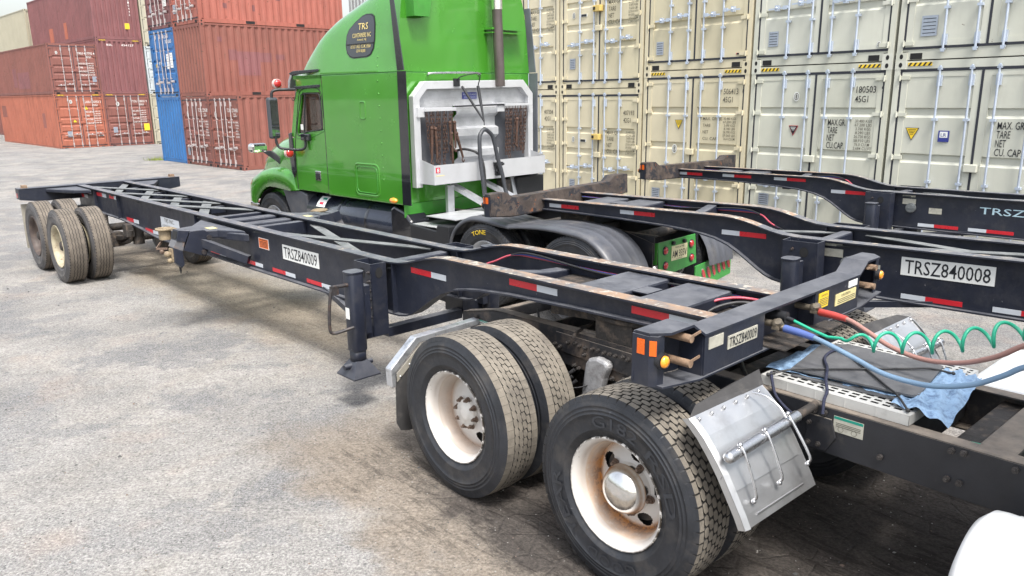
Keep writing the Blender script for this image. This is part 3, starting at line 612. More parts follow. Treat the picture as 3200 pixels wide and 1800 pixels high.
# left stack (40 ft boxes)
LF = (-24.085, 42.114, .774); lg = 'containers of the left stack'; zb = -.06
def lft(k, z, y=0): return frame_pt(LF, k*(WID+.0), y, z+zb)
def mL(num, code, ztop=2.42):
    a, b = wblock(['MAX.GROSS', 'TARE', 'PAYLOAD', 'CUB.CAP.'], ['30.480 KGS', '67.200 LBS', '3.890 KGS', '8.580 LBS', '26.590 KGS', '58.620 LBS'], 1.44, 1.86, ztop-.42, .20, .12, .09, .06, .36, .34)
    return [('serial_lettering', [(num, 1.44, ztop, .86, .12), (code, 1.85, ztop-.17, .26, .11)]+a+b, 'white_ink')]
B5 = (.55, .92, 1.29, 1.66, 2.20)
lo = container(lft(0, 0), LF[2], 2.896, 12.19, 'c_orange', 'door', 'orange red container marked 822953 with yellow triangles, bottom of the left stack', B5, 'galv_old', marks=mL('CAXU 822953 2', '45G1'), stickers=[('triu', 1.52, 2.17, .12), ('triu', .88, 1.50, .11), ('oval', .80, 2.50, .10), ('lines', .55, .80, .11, 'greylab', .15), ('lines', 2.1, .68, .13, 'sign', .035)], handles=.78, hazard=True, group=lg)
ribs_patch(lo, 12.19, .008, 1, [(2.2, 2.7, 1.1, 1.9), (10.6, 11.6, 1.6, 2.3)], 'c_brown')
container(lft(1, 0), LF[2], 2.896, 12.19, 'c_brown', 'door', 'red brown container marked 908031 with a yellow caution sticker, bottom row', B5, 'galv_old', marks=mL('TTOU 908031 9', '45G1')+[('caution_lettering', [('CAUTION', 2.02, 1.16, .26, .05), ("9'6''", 2.08, 1.04, .14, .07), ('HIGH', 2.06, .96, .18, .05)], 'ink')], stickers=[('oval', .72, 2.35, .12), ('sq', 2.15, 1.05, .15, 'yellow', .19), ('lines', .45, .95, .11, 'greylab', .15)], handles=.72, hazard=True, group=lg)
l2 = container(lft(-.0, 2.896), LF[2], 2.591, 12.19, 'c_brown', 'door', 'red brown container marked 457792, upper box of the leftmost column', B22+(.15+.25,) if False else (.36, .72, 1.08, 1.44, 1.92), 'galv_old', marks=mL('TRIU 457792 4', '42G1', 2.05), stickers=[('oval', .45, 2.12, .08), ('lines', 2.15, .78, .10, 'greylab', .14)], handles=.5, group=lg)
ribs_patch(l2, 12.19, .008, 1, [(4.2, 6.6, .35, 1.25), (6.8, 7.6, .45, 1.5)], 'c_maroon')
container(lft(1, 2.896), LF[2], 2.896, 12.19, 'c_maroon', 'closed', 'maroon container with closed ribbed end and white letters along its top edge', marks=[('serial_lettering', [('BSL', .55, 2.55, .30, .10), ('434127', 1.30, 2.55, .66, .10)], 'white_ink')], hazard=True, group=lg)
l5 = container(lft(1, 5.792), LF[2], 2.896, 12.19, 'c_maroon', 'closed', 'topmost maroon container of the left stack, yellow sign on its closed end', stickers=[('lines', 1.75, .72, .12, 'yellow', .15)], group=lg, marks=[('serial_lettering', [(ch, 1.92, 2.40-i*.16, .07, .10) for i, ch in enumerate('U8510442')], 'white_ink')])
ribs_patch(l5, 12.19, .008, 1, [(4.6, 5.3, .25, 1.15), (7.4, 8.2, .2, 1.0)], 'c_orange')
container(lft(2.03, 0), LF[2], 2.896, 12.19, 'c_beige', 'door', 'beige container door sliver beside the one marked 908031, bottom row', None, 'galv_old', group=lg)
container(lft(2.03, 2.896), LF[2], 2.591, 12.19, 'c_grey', 'door', 'pale grey container door sliver in the second row beside the blue one', None, 'galv_old', group=lg)
container(lft(2.03, 5.487), LF[2], 2.896, 12.19, 'c_beige', 'door', 'beige container door sliver in the top row behind the maroon doors', None, 'galv_old', group=lg)
container(frame_pt(LF, 2.4, 13.0, 5.73), LF[2], 2.591, 12.19, 'c_beige', 'closed', 'plain beige container high at the far left behind the maroon one', group=lg)
container(frame_pt(LF, 2.4, 13.0, 2.87), LF[2], 2.896, 12.19, 'c_brown', 'closed', 'brown container under the plain beige one behind the left stack', group=lg)
container(frame_pt(LF, 2.4, 13.0, 0), LF[2], 2.896, 12.19, 'c_brown', 'closed', 'brown container on the ground behind the left stack', group=lg)
container(frame_pt(LF, -6.0, 16.5, 0), LF[2], 2.591, 12.19, 'c_navy', 'closed', 'dark blue container just showing at the far left edge, on the ground', group=lg)
# weeds at the foot of the blue container
mb = MB(); rnd = random.Random(5)
for i in range(160):
    x, y = rnd.gauss(0, .22), rnd.gauss(0, .12); h_ = rnd.uniform(.05, .2); a = rnd.uniform(0, 6.28); dx, dy = math.cos(a)*.012, math.sin(a)*.012; lx, ly = rnd.gauss(0, .06), rnd.gauss(0, .06)
    mb.add([(x-dx, y-dy, 0), (x+dx, y+dy, 0), (x+lx, y+ly, h_)], [(0, 1, 2)])
MT['weed'] = mat('yellow_green_weed', (.20, .24, .05), .8, var=.3)
wd_ = part('weed', mb, 'weed', loc=frame_pt(MF, -2.85, -.1, 0)); tag(wd_, 'small yellow green weed clump at the foot of the blue container', 'plant')
# ---------------------------------------------------------------- tyres and wheels (axle along local y, outer face towards +y, hub at origin)
def tyre_mesh(kind, Rt=.522, Wd=.275, mats=('rubber', 'groove', 'tread', 'rubber_hi'), words=()):
    m = MB(); rb = .290; gd = .013 if kind == 'drive' else .009; Rg = Rt-gd; hw = Wd/2
    side = [(rb, hw*.72), (rb+.012, hw*.84), (rb+.045, hw*.95), (rb+.047, hw*.965), (rb+.052, hw*.96), (rb+.10, hw*1.02), (rb+.128, hw*1.03), (rb+.130, hw*1.045), (rb+.134, hw*1.045), (rb+.136, hw*1.02), (rb+.148, hw*1.01), (rb+.150, hw*1.025), (rb+.154, hw*1.02), (rb+.156, hw*.995), (rb+.170, hw*.985), (rb+.172, hw*1.0), (rb+.176, hw*.99), (Rt-.048, hw*.965), (Rt-.044, hw*.95), (Rt-.022, hw*.90)]
    prof = side + [(Rg-.003, hw*.84), (Rg, hw*.78), (Rg+.002, hw*.4), (Rg+.003, 0), (Rg+.002, -hw*.4), (Rg, -hw*.78), (Rg-.003, -hw*.84)] + [(r, -y) for r, y in side[::-1]]
    mt = [0]*(len(side)-1) + [0] + [1]*6 + [0] + [0]*(len(side)-1)
    m.lathe(prof, (0, 0, 0), 96, 0, 'y', mt[:len(prof)-1])
    rnd = random.Random(len(kind))
    def P(a, y, r): return (r*math.cos(a), y, r*math.sin(a))
    def rad(y): q = abs(y)/hw; return Rt-.004*q*q
    def block(pts, mt=2):           # pts: (angle, y) outline
        top = [P(a, y, rad(y)) for a, y in pts]; ca = sum(a for a, y in pts)/len(pts); cy = sum(y for a, y in pts)/len(pts)
        bot = [P(ca+(a-ca)*1.03, cy+(y-cy)*1.03, Rg-.004) for a, y in pts]; n = len(pts)
        m.add(top+bot, [tuple(range(n))], mt); b = len(m.v)-2*n
        for i in range(n): j = (i+1) % n; m.f.append([b+i, b+j, b+n+j, b+n+i]); m.m.append(1); m.sm.append(False)
    def shoulder(N, duty, ph, inn, col=2):
        for k in range(N):
            a = (k+ph)*2*math.pi/N; d = duty*math.pi/N
            for sg in (1, -1):
                y0, y1, y2 = sg*inn*hw, sg*hw*.86, sg*hw*.935
                c4 = [P(a-d, y0, rad(y0)), P(a+d, y0, rad(y0)), P(a+d, y1, Rt-.005), P(a-d, y1, Rt-.005)]
                c4b = [P(a+d, y2, Rt-.034), P(a-d, y2, Rt-.034)]; c4c = [P(a+d, y0, Rg-.004), P(a-d, y0, Rg-.004)]
                b = len(m.v); m.v += c4+c4b+c4c
                for q, mm in (((0, 1, 2, 3), col), ((3, 2, 4, 5), 0), ((0, 1, 6, 7), 1), ((1, 2, 4, 6), 1), ((0, 3, 5, 7), 1)):
                    m.f.append([b+i for i in q]); m.m.append(mm); m.sm.append(False)
    if kind == 'drive':
        N = 54; rows = [-.50, -.25, 0, .25, .50]
        for ri, cy in enumerate(rows):
            for k in range(N):
                a = (k+(.5 if ri % 2 else 0))*2*math.pi/N; d = math.pi/N*.90; hy = .118*hw; j = rnd.uniform(-.06, .06)*d
                y = cy*hw; block([(a-d+j, y-hy*.35), (a-d*.72, y+hy), (a+d*.55, y+hy*.92), (a+d+j, y+hy*.30), (a+d*.78, y-hy), (a-d*.5, y-hy*.92)])
        shoulder(N, .86, .25, .65)
    elif kind == 'worn':
        N = 64; rows = [-.36, -.12, .12, .36]
        for ri, cy in enumerate(rows):
            for k in range(N):
                a = (k+(.5 if ri in (1, 2) else .0))*2*math.pi/N; d = math.pi/N*.955; hy = .113*hw; y = cy*hw; sk = .35*d*(1 if ri < 2 else -1)
                block([(a-d, y-hy*.5), (a-d+sk*.4, y+hy), (a+d*.1, y+hy*1.02), (a+d, y+hy*.55), (a+d-sk*.4, y-hy), (a-d*.1, y-hy*1.02)])
        shoulder(N, .97, .1, .50)
    else:                           # highway rib tyre with zigzag grooves
        N = 46; zz = .030*hw*2; edges = [-.80, -.42, -.14, .14, .42, .80]
        for ri in range(5):
            for k in range(2*N):
                a0, a1 = k*math.pi/N, (k+1)*math.pi/N; s0 = zz if k % 2 else -zz; s1 = -s0
                lo, hi = edges[ri]*hw+.004, edges[ri+1]*hw-.004
                l0, l1 = (lo+s0*.5, lo+s1*.5) if ri else (lo, lo); h0, h1 = (hi+s0*.5, hi+s1*.5) if ri < 4 else (hi, hi)
                block([(a0, l0), (a0, h0), (a1, h1), (a1, l1)])
        shoulder(70, .62, 0, .79)
    for txt, r0, h, am, span in words: m.polar_text(txt, r0, h, am, span, hw*1.028, 3)
    return m.mesh('tyre', list(mats))
def wheel_mesh(style, mats):
    # deep dish seen from outside: lip, barrel, disc with hand holes set back in the barrel
    m = MB(); yo = .118; yd = -.045
    m.lathe([(.300, yo-.012), (.300, yo), (.294, yo+.006), (.288, yo), (.272, yo-.022), (.264, yo-.045), (.263, yo-.070), (.252, yo-.078), (.249, yo-.105), (.240, yd+.03), (.236, yd)], n=72)
    m.lathe([(.236, yd), (.25, -.12), (.298, -.13), (.298, -.135)], n=48)
    # disc surface
    holes = {'four': [(.183, R(27+72*k), .046, .038) for k in range(5)], 'one': [(.178, R(242), .040, .040), (.178, R(152), .040, .040)], 'ring': []}[style]
    A, B = 300, 34; r0, r1 = .03, .238; rs = [r0+(r1-r0)*i/B for i in range(B+1)]
    def yy(r): return yd + (.0 if r > .20 else .05*(1-(r/.20)**1.6)) if style != 'ring' else yd + (.03 if r < .15 else .03*(1-(r-.15)/.09))
    base = len(m.v); m.v += [(r*math.cos(2*math.pi*k/A), yy(r), r*math.sin(2*math.pi*k/A)) for k in range(A) for r in rs]
    for k in range(A):
        am = 2*math.pi*(k+.5)/A
        for i in range(B):
            rm = (rs[i]+rs[i+1])/2; skip = False
            for hr, ha, hx, hy in holes:
                da = (am-ha+math.pi) % (2*math.pi)-math.pi; u, v = (rm-hr)/hy, rm*da/hx
                if u*u+v*v < 1: skip = True
            if skip: continue
            if style == 'ring' and rm < .13: continue
            m.f.append([base+k*(B+1)+i, base+k*(B+1)+i+1, base+((k+1) % A)*(B+1)+i+1, base+((k+1) % A)*(B+1)+i]); m.m.append(0); m.sm.append(True)
    m.lathe([(.001, -.10), (.24, -.10), (.24, -.09)], n=24, m=1)
    return m.mesh('wheel', list(mats))
def nut_mesh():
    m = MB(); m.cyl((0, 0, 0), (0, .020, 0), .015, 6).cyl((0, .018, 0), (0, .036, 0), .009, 8); m.cyl((0, -.002, 0), (0, .004, 0), .020, 12); return m.mesh('lug_nut', ['nut'])
def wheel(parent, loc, flip, wm, tm, hub=None, nuts=None, rota=0):
    w_ = part('wheel', wm, None, parent, loc=loc, rot=(0, rota, math.pi if flip else 0))
    part('tyre', tm, None, w_)
    if nuts:
        r_, n_, a0, y_ = nuts
        for k in range(n_):
            a = a0+2*math.pi*k/n_; part('lug_nut', cached('nut', nut_mesh), None, w_, loc=(r_*math.cos(a), y_, r_*math.sin(a)))
    if hub == 'dome':
        part('hub_cap', cached('hubd', lambda: MB().lathe([(.128, -.02), (.132, .020), (.133, .030), (.127, .034), (.124, .052), (.110, .080), (.085, .103), (.045, .118), (.0005, .122)], n=48).mesh('hub_cap', ['chrome'])), None, w_)
    elif hub == 'plate':
        part('hub_cap', cached('hubp', lambda: MB().lathe([(.088, -.02), (.088, .022), (.082, .027), (.05, .027), (.047, .033), (.020, .036), (.0005, .036)], n=40).mesh('hub_cap', ['rim'])), None, w_)
    elif hub == 'oil':
        part('hub_cap', cached('hubo', lambda: MB().lathe([(.12, -.09), (.12, .0), (.07, .01), (.068, .07), (.055, .085), (.0005, .088)], n=24).mesh('hub_cap', ['under'])), None, w_)
    return w_
TM_drive = tyre_mesh('drive', words=[('G182', .352, .062, R(92), R(44)), ('RSD', .352, .056, R(150), R(50)), ('GOOD', .352, .062, R(268), R(50)), ('YEAR', .352, .062, R(333), R(56))])
TM_drive_plain = tyre_mesh('drive')
TM_worn = tyre_mesh('worn')
TM_rib = tyre_mesh('rib', .515, .262, ('trailer_wall', 'groove', 'tread_brown', 'trailer_wall'))
TM_truck = tyre_mesh('rib', .505, .27, ('rubber', 'groove', 'rubber', 'rubber'))
WM_four = wheel_mesh('four', ('rim_ring', 'hole')); WM_one = wheel_mesh('one', ('rim_stain', 'hole')); WM_ringc = wheel_mesh('ring', ('rim_cream', 'hole')); WM_ringb = wheel_mesh('ring', ('rim_brown', 'hole')); WM_g = wheel_mesh('one', ('alu', 'hole'))

# ---------------------------------------------------------------- gooseneck container chassis (local x: front bolster -> rear, y: sideways, z up)
TOPL = [(.10, 1.303), (1.2, 1.302), (2.40, 1.303), (2.55, 1.301), (2.66, 1.292), (2.78, 1.271), (2.90, 1.240), (3.02, 1.208), (3.14, 1.185), (3.27, 1.175), (3.5, 1.173), (12.06, 1.172)]
BOTL = [(.10, 1.183), (.66, 1.180), (1.27, 1.168), (1.85, 1.147), (2.15, 1.125), (2.30, 1.106), (2.45, 1.078), (2.59, 1.030), (2.70, .970), (2.80, .905), (2.90, .838), (2.98, .792), (3.06, .760), (3.15, .744), (3.3, .738), (8.2, .712), (8.5, .716), (8.8, .735), (9.2, .772), (9.6, .800), (9.95, .820), (12.06, .832)]
def chassis(fr, rot, label, num, near, rust, tapes, plate=None, stencil=None, group=None, extra=True):
    c = thing('chassis_trailer', label, 'chassis trailer', (fr[0], fr[1], 0), 0, group, rot=rot)
    N = 'navy'
    for sg in (1, -1):
        m = MB(); yc = sg*.345; poly = TOPL + BOTL[::-1]
        m.prism([(x, z-.006 if (x, z) in TOPL else z+.006) for x, z in poly], 'y', yc-.006, yc+.006)
        m.strip(TOPL[:7], yc-.055, yc+.055, .013, 0, 1); m.strip(TOPL[6:], yc-.055, yc+.055, .013, 0, 2); m.strip([(x, z+.006) for x, z in BOTL], yc-.055, yc+.055, .013, 0)
        for x in (3.235, 7.25, 10.05, 11.1): m.box(x-.005, x+.005, yc-.05, yc+.05, {10.05: .825, 11.1: .83}.get(x, .735), 1.16)
        part('main_rail', m, [N, 'flange', 'flange_main'], c)
    YI = .336
    for x, z, hgt, wd_ in ((.72, 1.275, .11, .34), (1.20, 1.275, .11, .36), (3.43, 1.14, .12, .11), (5.98, 1.14, .14, .10), (6.28, 1.14, .14, .17), (6.66, 1.14, .14, .17), (7.0, 1.14, .14, .10), (8.05, 1.12, .09, .06), (9.2, 1.12, .09, .06), (10.25, 1.12, .09, .06), (11.25, 1.12, .09, .06)):
        m = MB(); m.box(x-wd_/2, x+wd_/2, -YI, YI, z-hgt, z); part('cross_member', m, N, c, bevel=.018 if wd_ > .1 else .006)
    m = MB(); pts = [(.336, 1.29), (.15, 1.255), (-.10, 1.215), (-.336, 1.20)]
    m.prism([(y, z) for y, z in pts] + [(y, z-.10) for y, z in pts[::-1]], 'x', 1.93, 2.05); part('cross_member', m, N, c, bevel=.012)
    m = MB().box(.90, 1.02, -.06, .10, 1.262, 1.27); part('cross_member', m, N, c)
    m = MB().box(.16, 1.9, -YI, YI, 1.158, 1.166); part('coupler_plate', m, 'under', c)
    def X(x0, x1, z=1.11, w_=.075):
        part('diagonal_brace', MB().beam((x0, -YI, z), (x1, YI, z), w_, .010), 'brace', c); part('diagonal_brace', MB().beam((x0, YI, z-.016), (x1, -YI, z-.016), w_, .010), 'brace', c)
    X(3.62, 5.75, 1.13, .10); X(7.15, 8.6, 1.145, .12); X(8.1, 9.6, 1.14, .11); X(9.2, 10.7, 1.14, .11); X(10.3, 11.9, 1.14, .11)
    part('diagonal_brace', MB().beam((2.12, -YI, 1.13), (3.35, YI, 1.11), .10, .010), 'brace', c); part('diagonal_brace', MB().beam((3.3, -YI, 1.09), (2.7, .05, 1.09), .09, .010), 'brace', c)
    # front bolster with raised ends
    sk = 'bolster_rust' if rust else N
    m = MB(); T_ = [(-1.21, 1.444), (-.962, 1.444), (-.857, 1.375), (.857, 1.375), (.962, 1.444), (1.21, 1.444)]
    T2_ = [(-1.14, 1.444)] + T_[1:-1] + [(1.14, 1.444)]
    m.prism(T_ + [(y, z-.012) for y, z in T_[::-1]], 'x', .065, .145, 0); m.prism(T2_ + [(y, z-.012) for y, z in T2_[::-1]], 'x', .0, .065, 0)
    for sg in (1, -1): m.prism([(.065, sg*1.14), (.065, sg*1.21), (.0, sg*1.14)], 'z', 1.432, 1.444)
    web = T_ + [(1.22, 1.205), (.90, 1.165), (-.90, 1.165), (-1.22, 1.205)]
    m.prism([(y, z-.004) if z > 1.3 else (y, z+.004) for y, z in web], 'x', .145, .155, 1)
    m.prism([(-1.20, 1.205), (-.90, 1.165), (.90, 1.165), (1.20, 1.205), (1.20, 1.196), (.90, 1.156), (-.90, 1.156), (-1.20, 1.196)], 'x', -.005, .145, 0)
    for a, b in ((-.857, -.27), (.30, .857)): m.box(.004, .014, a, b, 1.166, 1.362, 0)
    m.box(.10, .11, -.27, .30, 1.166, 1.362, 0)
    for y in (-.27, .30, -.857, .857): m.box(.014, .144, y-.005, y+.005, 1.166, 1.36, 0)
    fb = part('front_bolster', m, [N if not rust else 'bolster_rust', sk], c)
    for sg in (1, -1):
        m = MB(); m.prism([(x, z) for x, z in ((.064, 1.43), (.155, 1.43), (.155, 1.195), (.064, 1.195))], 'y', sg*1.212-.005, sg*1.212+.005)
        m.prism([(.064, sg*1.217), (.028, sg*1.198), (.028, sg*1.15), (.036, sg*1.15), (.036, sg*1.19), (.064, sg*1.206)], 'z', 1.195, 1.431)
        part('bolster_end', m, N, fb)
        part('reflector', MB().box(.086, .126, sg*1.219-.002, sg*1.219+.002, 1.342, 1.412), 'orange', fb)
        M_ = Matrix.Rotation(sg*R(27.8), 3, 'Z'); part('reflector', MB().obox((.0455, sg*1.2095, 1.376), .032, .004, .070, M_), 'orange', fb)
        part('marker_light', MB().cyl((.030, sg*1.175, 1.318), (.004, sg*1.18, 1.318), .036, 20).lathe([(.028, .004), (.027, -.006), (.018, -.012), (.0005, -.014)], (0, sg*1.18, 1.318), 20, 1, 'x'), ['black_trim', 'amber'], fb)
        for z in (1.275, 1.395):
            part('locking_pin', MB().cyl((-.03, sg*1.02, z), (.14, sg*1.02, z), .019, 12).beam((-.01, sg*1.0, z), (-.01, sg*.92, z+.01), .006, .012), 'rustpad', fb)
    for y, mt in ((-.83, 'sign_old'), ):
        part('number_plate', MB().box(.000, .004, .70, .825, 1.29, 1.348), 'sign_old', fb)
    m = MB(); m.box(.0, .004, .375, .655, 1.250, 1.318, 0); m.text(num, (-.002, .645, 1.258), (0, -1, 0), (0, 0, 1), .26, .052, 1); part('number_plate', m, ['sign_old', 'ink'], fb, label='weathered number plate on the front of the bolster')
    m = MB(); m.box(.0, .004, -.43, -.31, 1.262, 1.352); [m.box(-.0015, 0, -.42, -.32, z, z+.003, 1) for z in (1.275, 1.285, 1.295, 1.305, 1.315)]; m.text('CAUTION', (-.0015, -.335, 1.330), (0, -1, 0), (0, 0, 1), .075, .012, 1); part('sticker', m, ['yellow', 'ink_soft'], fb)
    m = MB(); m.box(.0, .004, -.81, -.53, 1.235, 1.305); [m.box(-.0015, 0, -.80, -.56, z, z+.003, 1) for z in (1.245, 1.256, 1.267)]; m.text('CAUTION', (-.0015, -.60, 1.283), (0, -1, 0), (0, 0, 1), .13, .014, 1); part('sticker', m, ['paleyellow', 'ink_soft'], fb)
    part('sticker', MB().box(.0, .004, -.82, -.70, 1.318, 1.358), 'sign', fb)
    for y in (.20, -.235):
        m = MB(); m.cyl((.10, y, 1.285), (-.0, y, 1.285), .018, 10).ball((-.012, y, 1.285), .030, 6).cyl((-.03, y+.02, 1.31), (-.03, y-.03, 1.26), .020, 10).box(-.035, .0, y-.03, y+.03, 1.262, 1.275); part('air_coupling', m, 'brass', fb)
    part('electric_socket', MB().cyl((.10, .105, 1.305), (-.02, .105, 1.305), .030, 14), 'black_trim', fb)
    part('tool_shelf', MB().box(-.10, .10, -.42, .26, 1.168, 1.175), 'under', fb)
    # landing gear
    for sg in (1, -1):
        lx, lz = (3.285, 0) if near else (3.40, -.09)
        m = MB(); xa, xb, ya, yb, z0, z1 = (3.30, 3.556, .402, .545, .56, 1.170) if near else (3.225, 3.545, .402, .545, .56, 1.170)
        m.box(xa, xa+.008, sg*ya, sg*yb, z0, z1).box(xb-.008, xb, sg*ya, sg*yb, z0, z1).box(xa+.008, xb-.008, sg*yb-.004, sg*yb+.004, z0, z1).box(xa+.008, xb-.008, sg*ya-.002, sg*ya+.002, z0, z1-.002)
        pts = [(sg*.475+.034*math.cos(t), 1.09+.045*math.sin(t)) for t in [2*math.pi*k/16 for k in range(16)]]; m.poly([(xa-.002, y, z) for y, z in pts], 1); pts = [(3.43+.04*math.cos(t), 1.08+.045*math.sin(t)) for t in [2*math.pi*k/16 for k in range(16)]]; m.poly([(x, sg*.5515, z) for x, z in pts], 1)
        br = part('leg_bracket', m, [N, 'hole'], c)
        for k in range(6): part('bolt', cached('bolt', lambda: MB().cyl((0, -.002, 0), (0, .016, 0), .015, 6).cyl((0, .014, 0), (0, .03, 0), .008, 8).mesh('bolt', ['nut_navy'])), None, br, loc=(3.325, sg*.552, 1.10-.075*k), rot=(0, 0, 0 if sg > 0 else math.pi))
        m = MB(); el = [(lx+.068*(abs(math.cos(t))**.6)*(1 if math.cos(t) > 0 else -1), sg*.725+.068*(abs(math.sin(t))**.6)*(1 if math.sin(t) > 0 else -1)) for t in [2*math.pi*k/28 for k in range(28)]]
        m.prism(el, 'z', .50, 1.135+lz, 0, True); m.prism([(lx+(x-lx)*1.08, sg*.725+(y-sg*.725)*1.08) for x, y in el], 'z', 1.135+lz, 1.150+lz, 0); m.box(lx-.035, lx+.055, sg*.60, sg*.66, .62, 1.02)
        lg_ = part('landing_leg', m, N, c, bevel=.003)
        m = MB(); el2 = [(lx+(x-lx)*.86, sg*.725+(y-sg*.725)*.86) for x, y in el]; m.prism(el2, 'z', .40, .515, 0, True); m.cyl((lx, sg*.60, .375), (lx, sg*.86, .375), .022, 12)
        b4 = [(lx-.125, sg*.725-.125), (lx+.135, sg*.725-.125), (lx+.135, sg*.725+.125), (lx-.125, sg*.725+.125)]; t4 = [(lx-.055, sg*.725-.05), (lx+.055, sg*.725-.05), (lx+.055, sg*.725+.05), (lx-.055, sg*.725+.05)]
        m.add([(x, y, .30) for x, y in b4]+[(x, y, .42) for x, y in t4]+[(x, y, .29) for x, y in b4], [(0, 1, 5, 4), (2, 3, 7, 6), (1, 2, 6, 5), (3, 0, 4, 7), (8, 9, 10, 11), (0, 1, 9, 8), (1, 2, 10, 9), (2, 3, 11, 10), (3, 0, 8, 11)]); part('foot', m, 'navy', lg_)
        if sg > 0: part('sticker', MB().box(3.26, 3.31, sg*.797-.002, sg*.797+.002, .77, .86), 'sign', lg_)
    sg = 1
    m = MB(); m.tube(smooth_path([(3.27, sg*.79, 1.05), (3.27, sg*.93, 1.052)], 2), .016, 8); m.tube(smooth_path([(3.27, sg*.925, 1.045), (3.27, sg*.945, 1.0), (3.275, sg*.965, .85), (3.275, sg*.968, .72), (3.27, sg*.945, .688), (3.24, sg*.90, .695), (3.20, sg*.80, .72)], 5), .013, 8); m.box(3.255, 3.29, sg*.90-.02, sg*.94, .99, 1.06)
    part('crank_handle', m, 'nut_navy', c)
    part('leg_cross_beam', MB().box(3.31, 3.40, -.40, .40, .525, .605), N, c)
    for sg in (1, -1):
        part('leg_brace', MB().beam((3.50, sg*.50, .62), (4.55, sg*.30, .755), .06, .05), N, c)
        part('leg_strut', MB().beam((3.36, sg*.66, .60), (3.36, sg*.43, .60), .07, .10), N, c)
    # mid bolster arms with hinged twist-lock heads
    for sg in (1, -1):
        S = lambda x, y, z: (x, sg*y, z)
        m = MB().prism([(7.04, sg*.40), (6.66, sg*.66), (6.60, sg*.86), (6.27, sg*.84), (6.24, sg*.66), (6.19, sg*.57), (5.87, sg*.40)], 'z', 1.035, 1.125); part('outrigger', m, N, c, bevel=.014)
        part('outrigger', MB().prism([(6.30, sg*.40), (5.80, sg*.40), (5.84, sg*.44), (6.20, sg*.55)], 'z', 1.02, 1.10), N, c, bevel=.01)
        part('outrigger_brace', MB().beam(S(5.86, .40, .82), S(6.26, .72, 1.0), .07, .085), N, c)
        pl = [(.84, 1.136), (.69, 1.130), (.63, 1.062), (.65, .965), (.705, .85), (.925, .945)]
        hd = part('outrigger_head', MB().prism([(sg*a, b) for a, b in pl], 'x', 6.225, 6.237).prism([(sg*a, b) for a, b in pl], 'x', 6.40, 6.412).box(6.237, 6.40, min(sg*.70, sg*.835), max(sg*.70, sg*.835), 1.126, 1.134), N, c)
        part('head_socket', MB().prism([(sg*a, b) for a, b in ((.955, 1.158), (.845, 1.138), (.90, 1.03), (.985, 1.053))], 'x', 6.24, 6.40).add([S(6.26, .962, 1.145), S(6.38, .962, 1.145), S(6.38, .984, 1.066), S(6.26, .984, 1.066)], [(0, 1, 2, 3)], 1), [N, 'hole'], hd)
        part('folded_lock', MB().prism([(sg*a, b) for a, b in ((.985, 1.053), (.90, 1.03), (.93, .935), (1.02, .985))], 'x', 6.25, 6.40), 'lock_scuffed', hd)
        part('folded_lock', MB().prism([(sg*a, b) for a, b in ((1.022, .985), (.93, .935), (.925, .79), (.955, .755), (.995, .80), (1.025, .83))], 'x', 6.25, 6.37), N, hd, bevel=.008)
        part('twist_lock', MB().box(6.27, 6.35, min(sg*1.02, sg*1.04), max(sg*1.02, sg*1.04), .83, .97).ball(S(6.31, 1.072, .915), .034, 6).cyl(S(6.31, 1.03, .915), S(6.31, 1.07, .915), .022, 10).ball(S(6.31, 1.05, .845), .030, 6), 'tanpaint', hd)
        part('lock_spike', MB().tube([S(6.31, .955, .79), S(6.31, .955, .73), S(6.31, .955, .69)], [.016, .012, .005], 8), 'black_trim', hd)
        for y, z in ((.653, 1.05), (.725, .90)): part('pivot_bolt', MB().cyl((6.225, sg*y, z), (6.21, sg*y, z), .026, 14), 'nut_navy', hd)
        m = MB(); m.lathe([(.062, .0), (.092, .0), (.092, .022), (.062, .022), (.062, .0)], (6.68, sg*.945, 1.112), 24, 0, 'z'); m.box(6.60, 6.73, min(sg*.84, sg*.95), max(sg*.84, sg*.95), 1.108, 1.126); m.cyl((6.68, sg*.945, 1.01), (6.68, sg*.945, 1.112), .062, 16); part('twist_lock', m, 'tanpaint', c)
        part('lock_lever', MB().beam(S(6.70, .98, .99), S(6.62, 1.07, .93), .012, .022).beam(S(6.62, 1.07, .93), S(6.55, .98, .93), .012, .022).ball(S(6.60, 1.02, .90), .03, 5), 'nut', c)
        part('sticker', MB().prism([(6.27, sg*.53), (6.40, sg*.53), (6.40, sg*.62), (6.27, sg*.62)], 'z', 1.1262, 1.128), 'paleyellow', c)
    # rear bolster
    m = MB(); m.box(11.90, 12.12, -1.22, 1.22, 1.165, 1.178); m.prism([(-1.22, 1.165), (1.22, 1.165), (1.22, 1.015), (.95, .975), (-.95, .975), (-1.22, 1.015)], 'x', 11.905, 11.917); m.prism([(-1.22, 1.165), (1.22, 1.165), (1.22, 1.015), (.95, .975), (-.95, .975), (-1.22, 1.015)], 'x', 12.105, 12.117)
    for sg in (1, -1): m.box(11.917, 12.105, sg*1.214-.005, sg*1.214+.005, 1.013, 1.165)
    m.prism([(-1.21, 1.012), (-.95, .972), (.95, .972), (1.21, 1.012), (1.21, 1.004), (.95, .964), (-.95, .964), (-1.21, 1.004)], 'x', 11.905, 12.117)
    rb = part('rear_bolster', m, [N], c, bevel=.003)
    for sg in (1, -1):
        part('twist_lock', MB().box(11.96, 12.06, sg*1.12-.035, sg*1.12+.035, 1.178, 1.222).box(11.97, 12.05, sg*1.12-.05, sg*1.12+.05, 1.178, 1.186), 'rustpad', rb, bevel=.008)
        part('rear_gusset', MB().prism([(11.9, sg*.40), (11.2, sg*.40), (11.35, sg*.60), (11.9, sg*.86)], 'z', 1.095, 1.15), N, rb, bevel=.012)
        part('tail_reflector', MB().box(12.03, 12.10, sg*1.2205-.002, sg*1.2205+.002, 1.03, 1.10), 'redlens', rb)
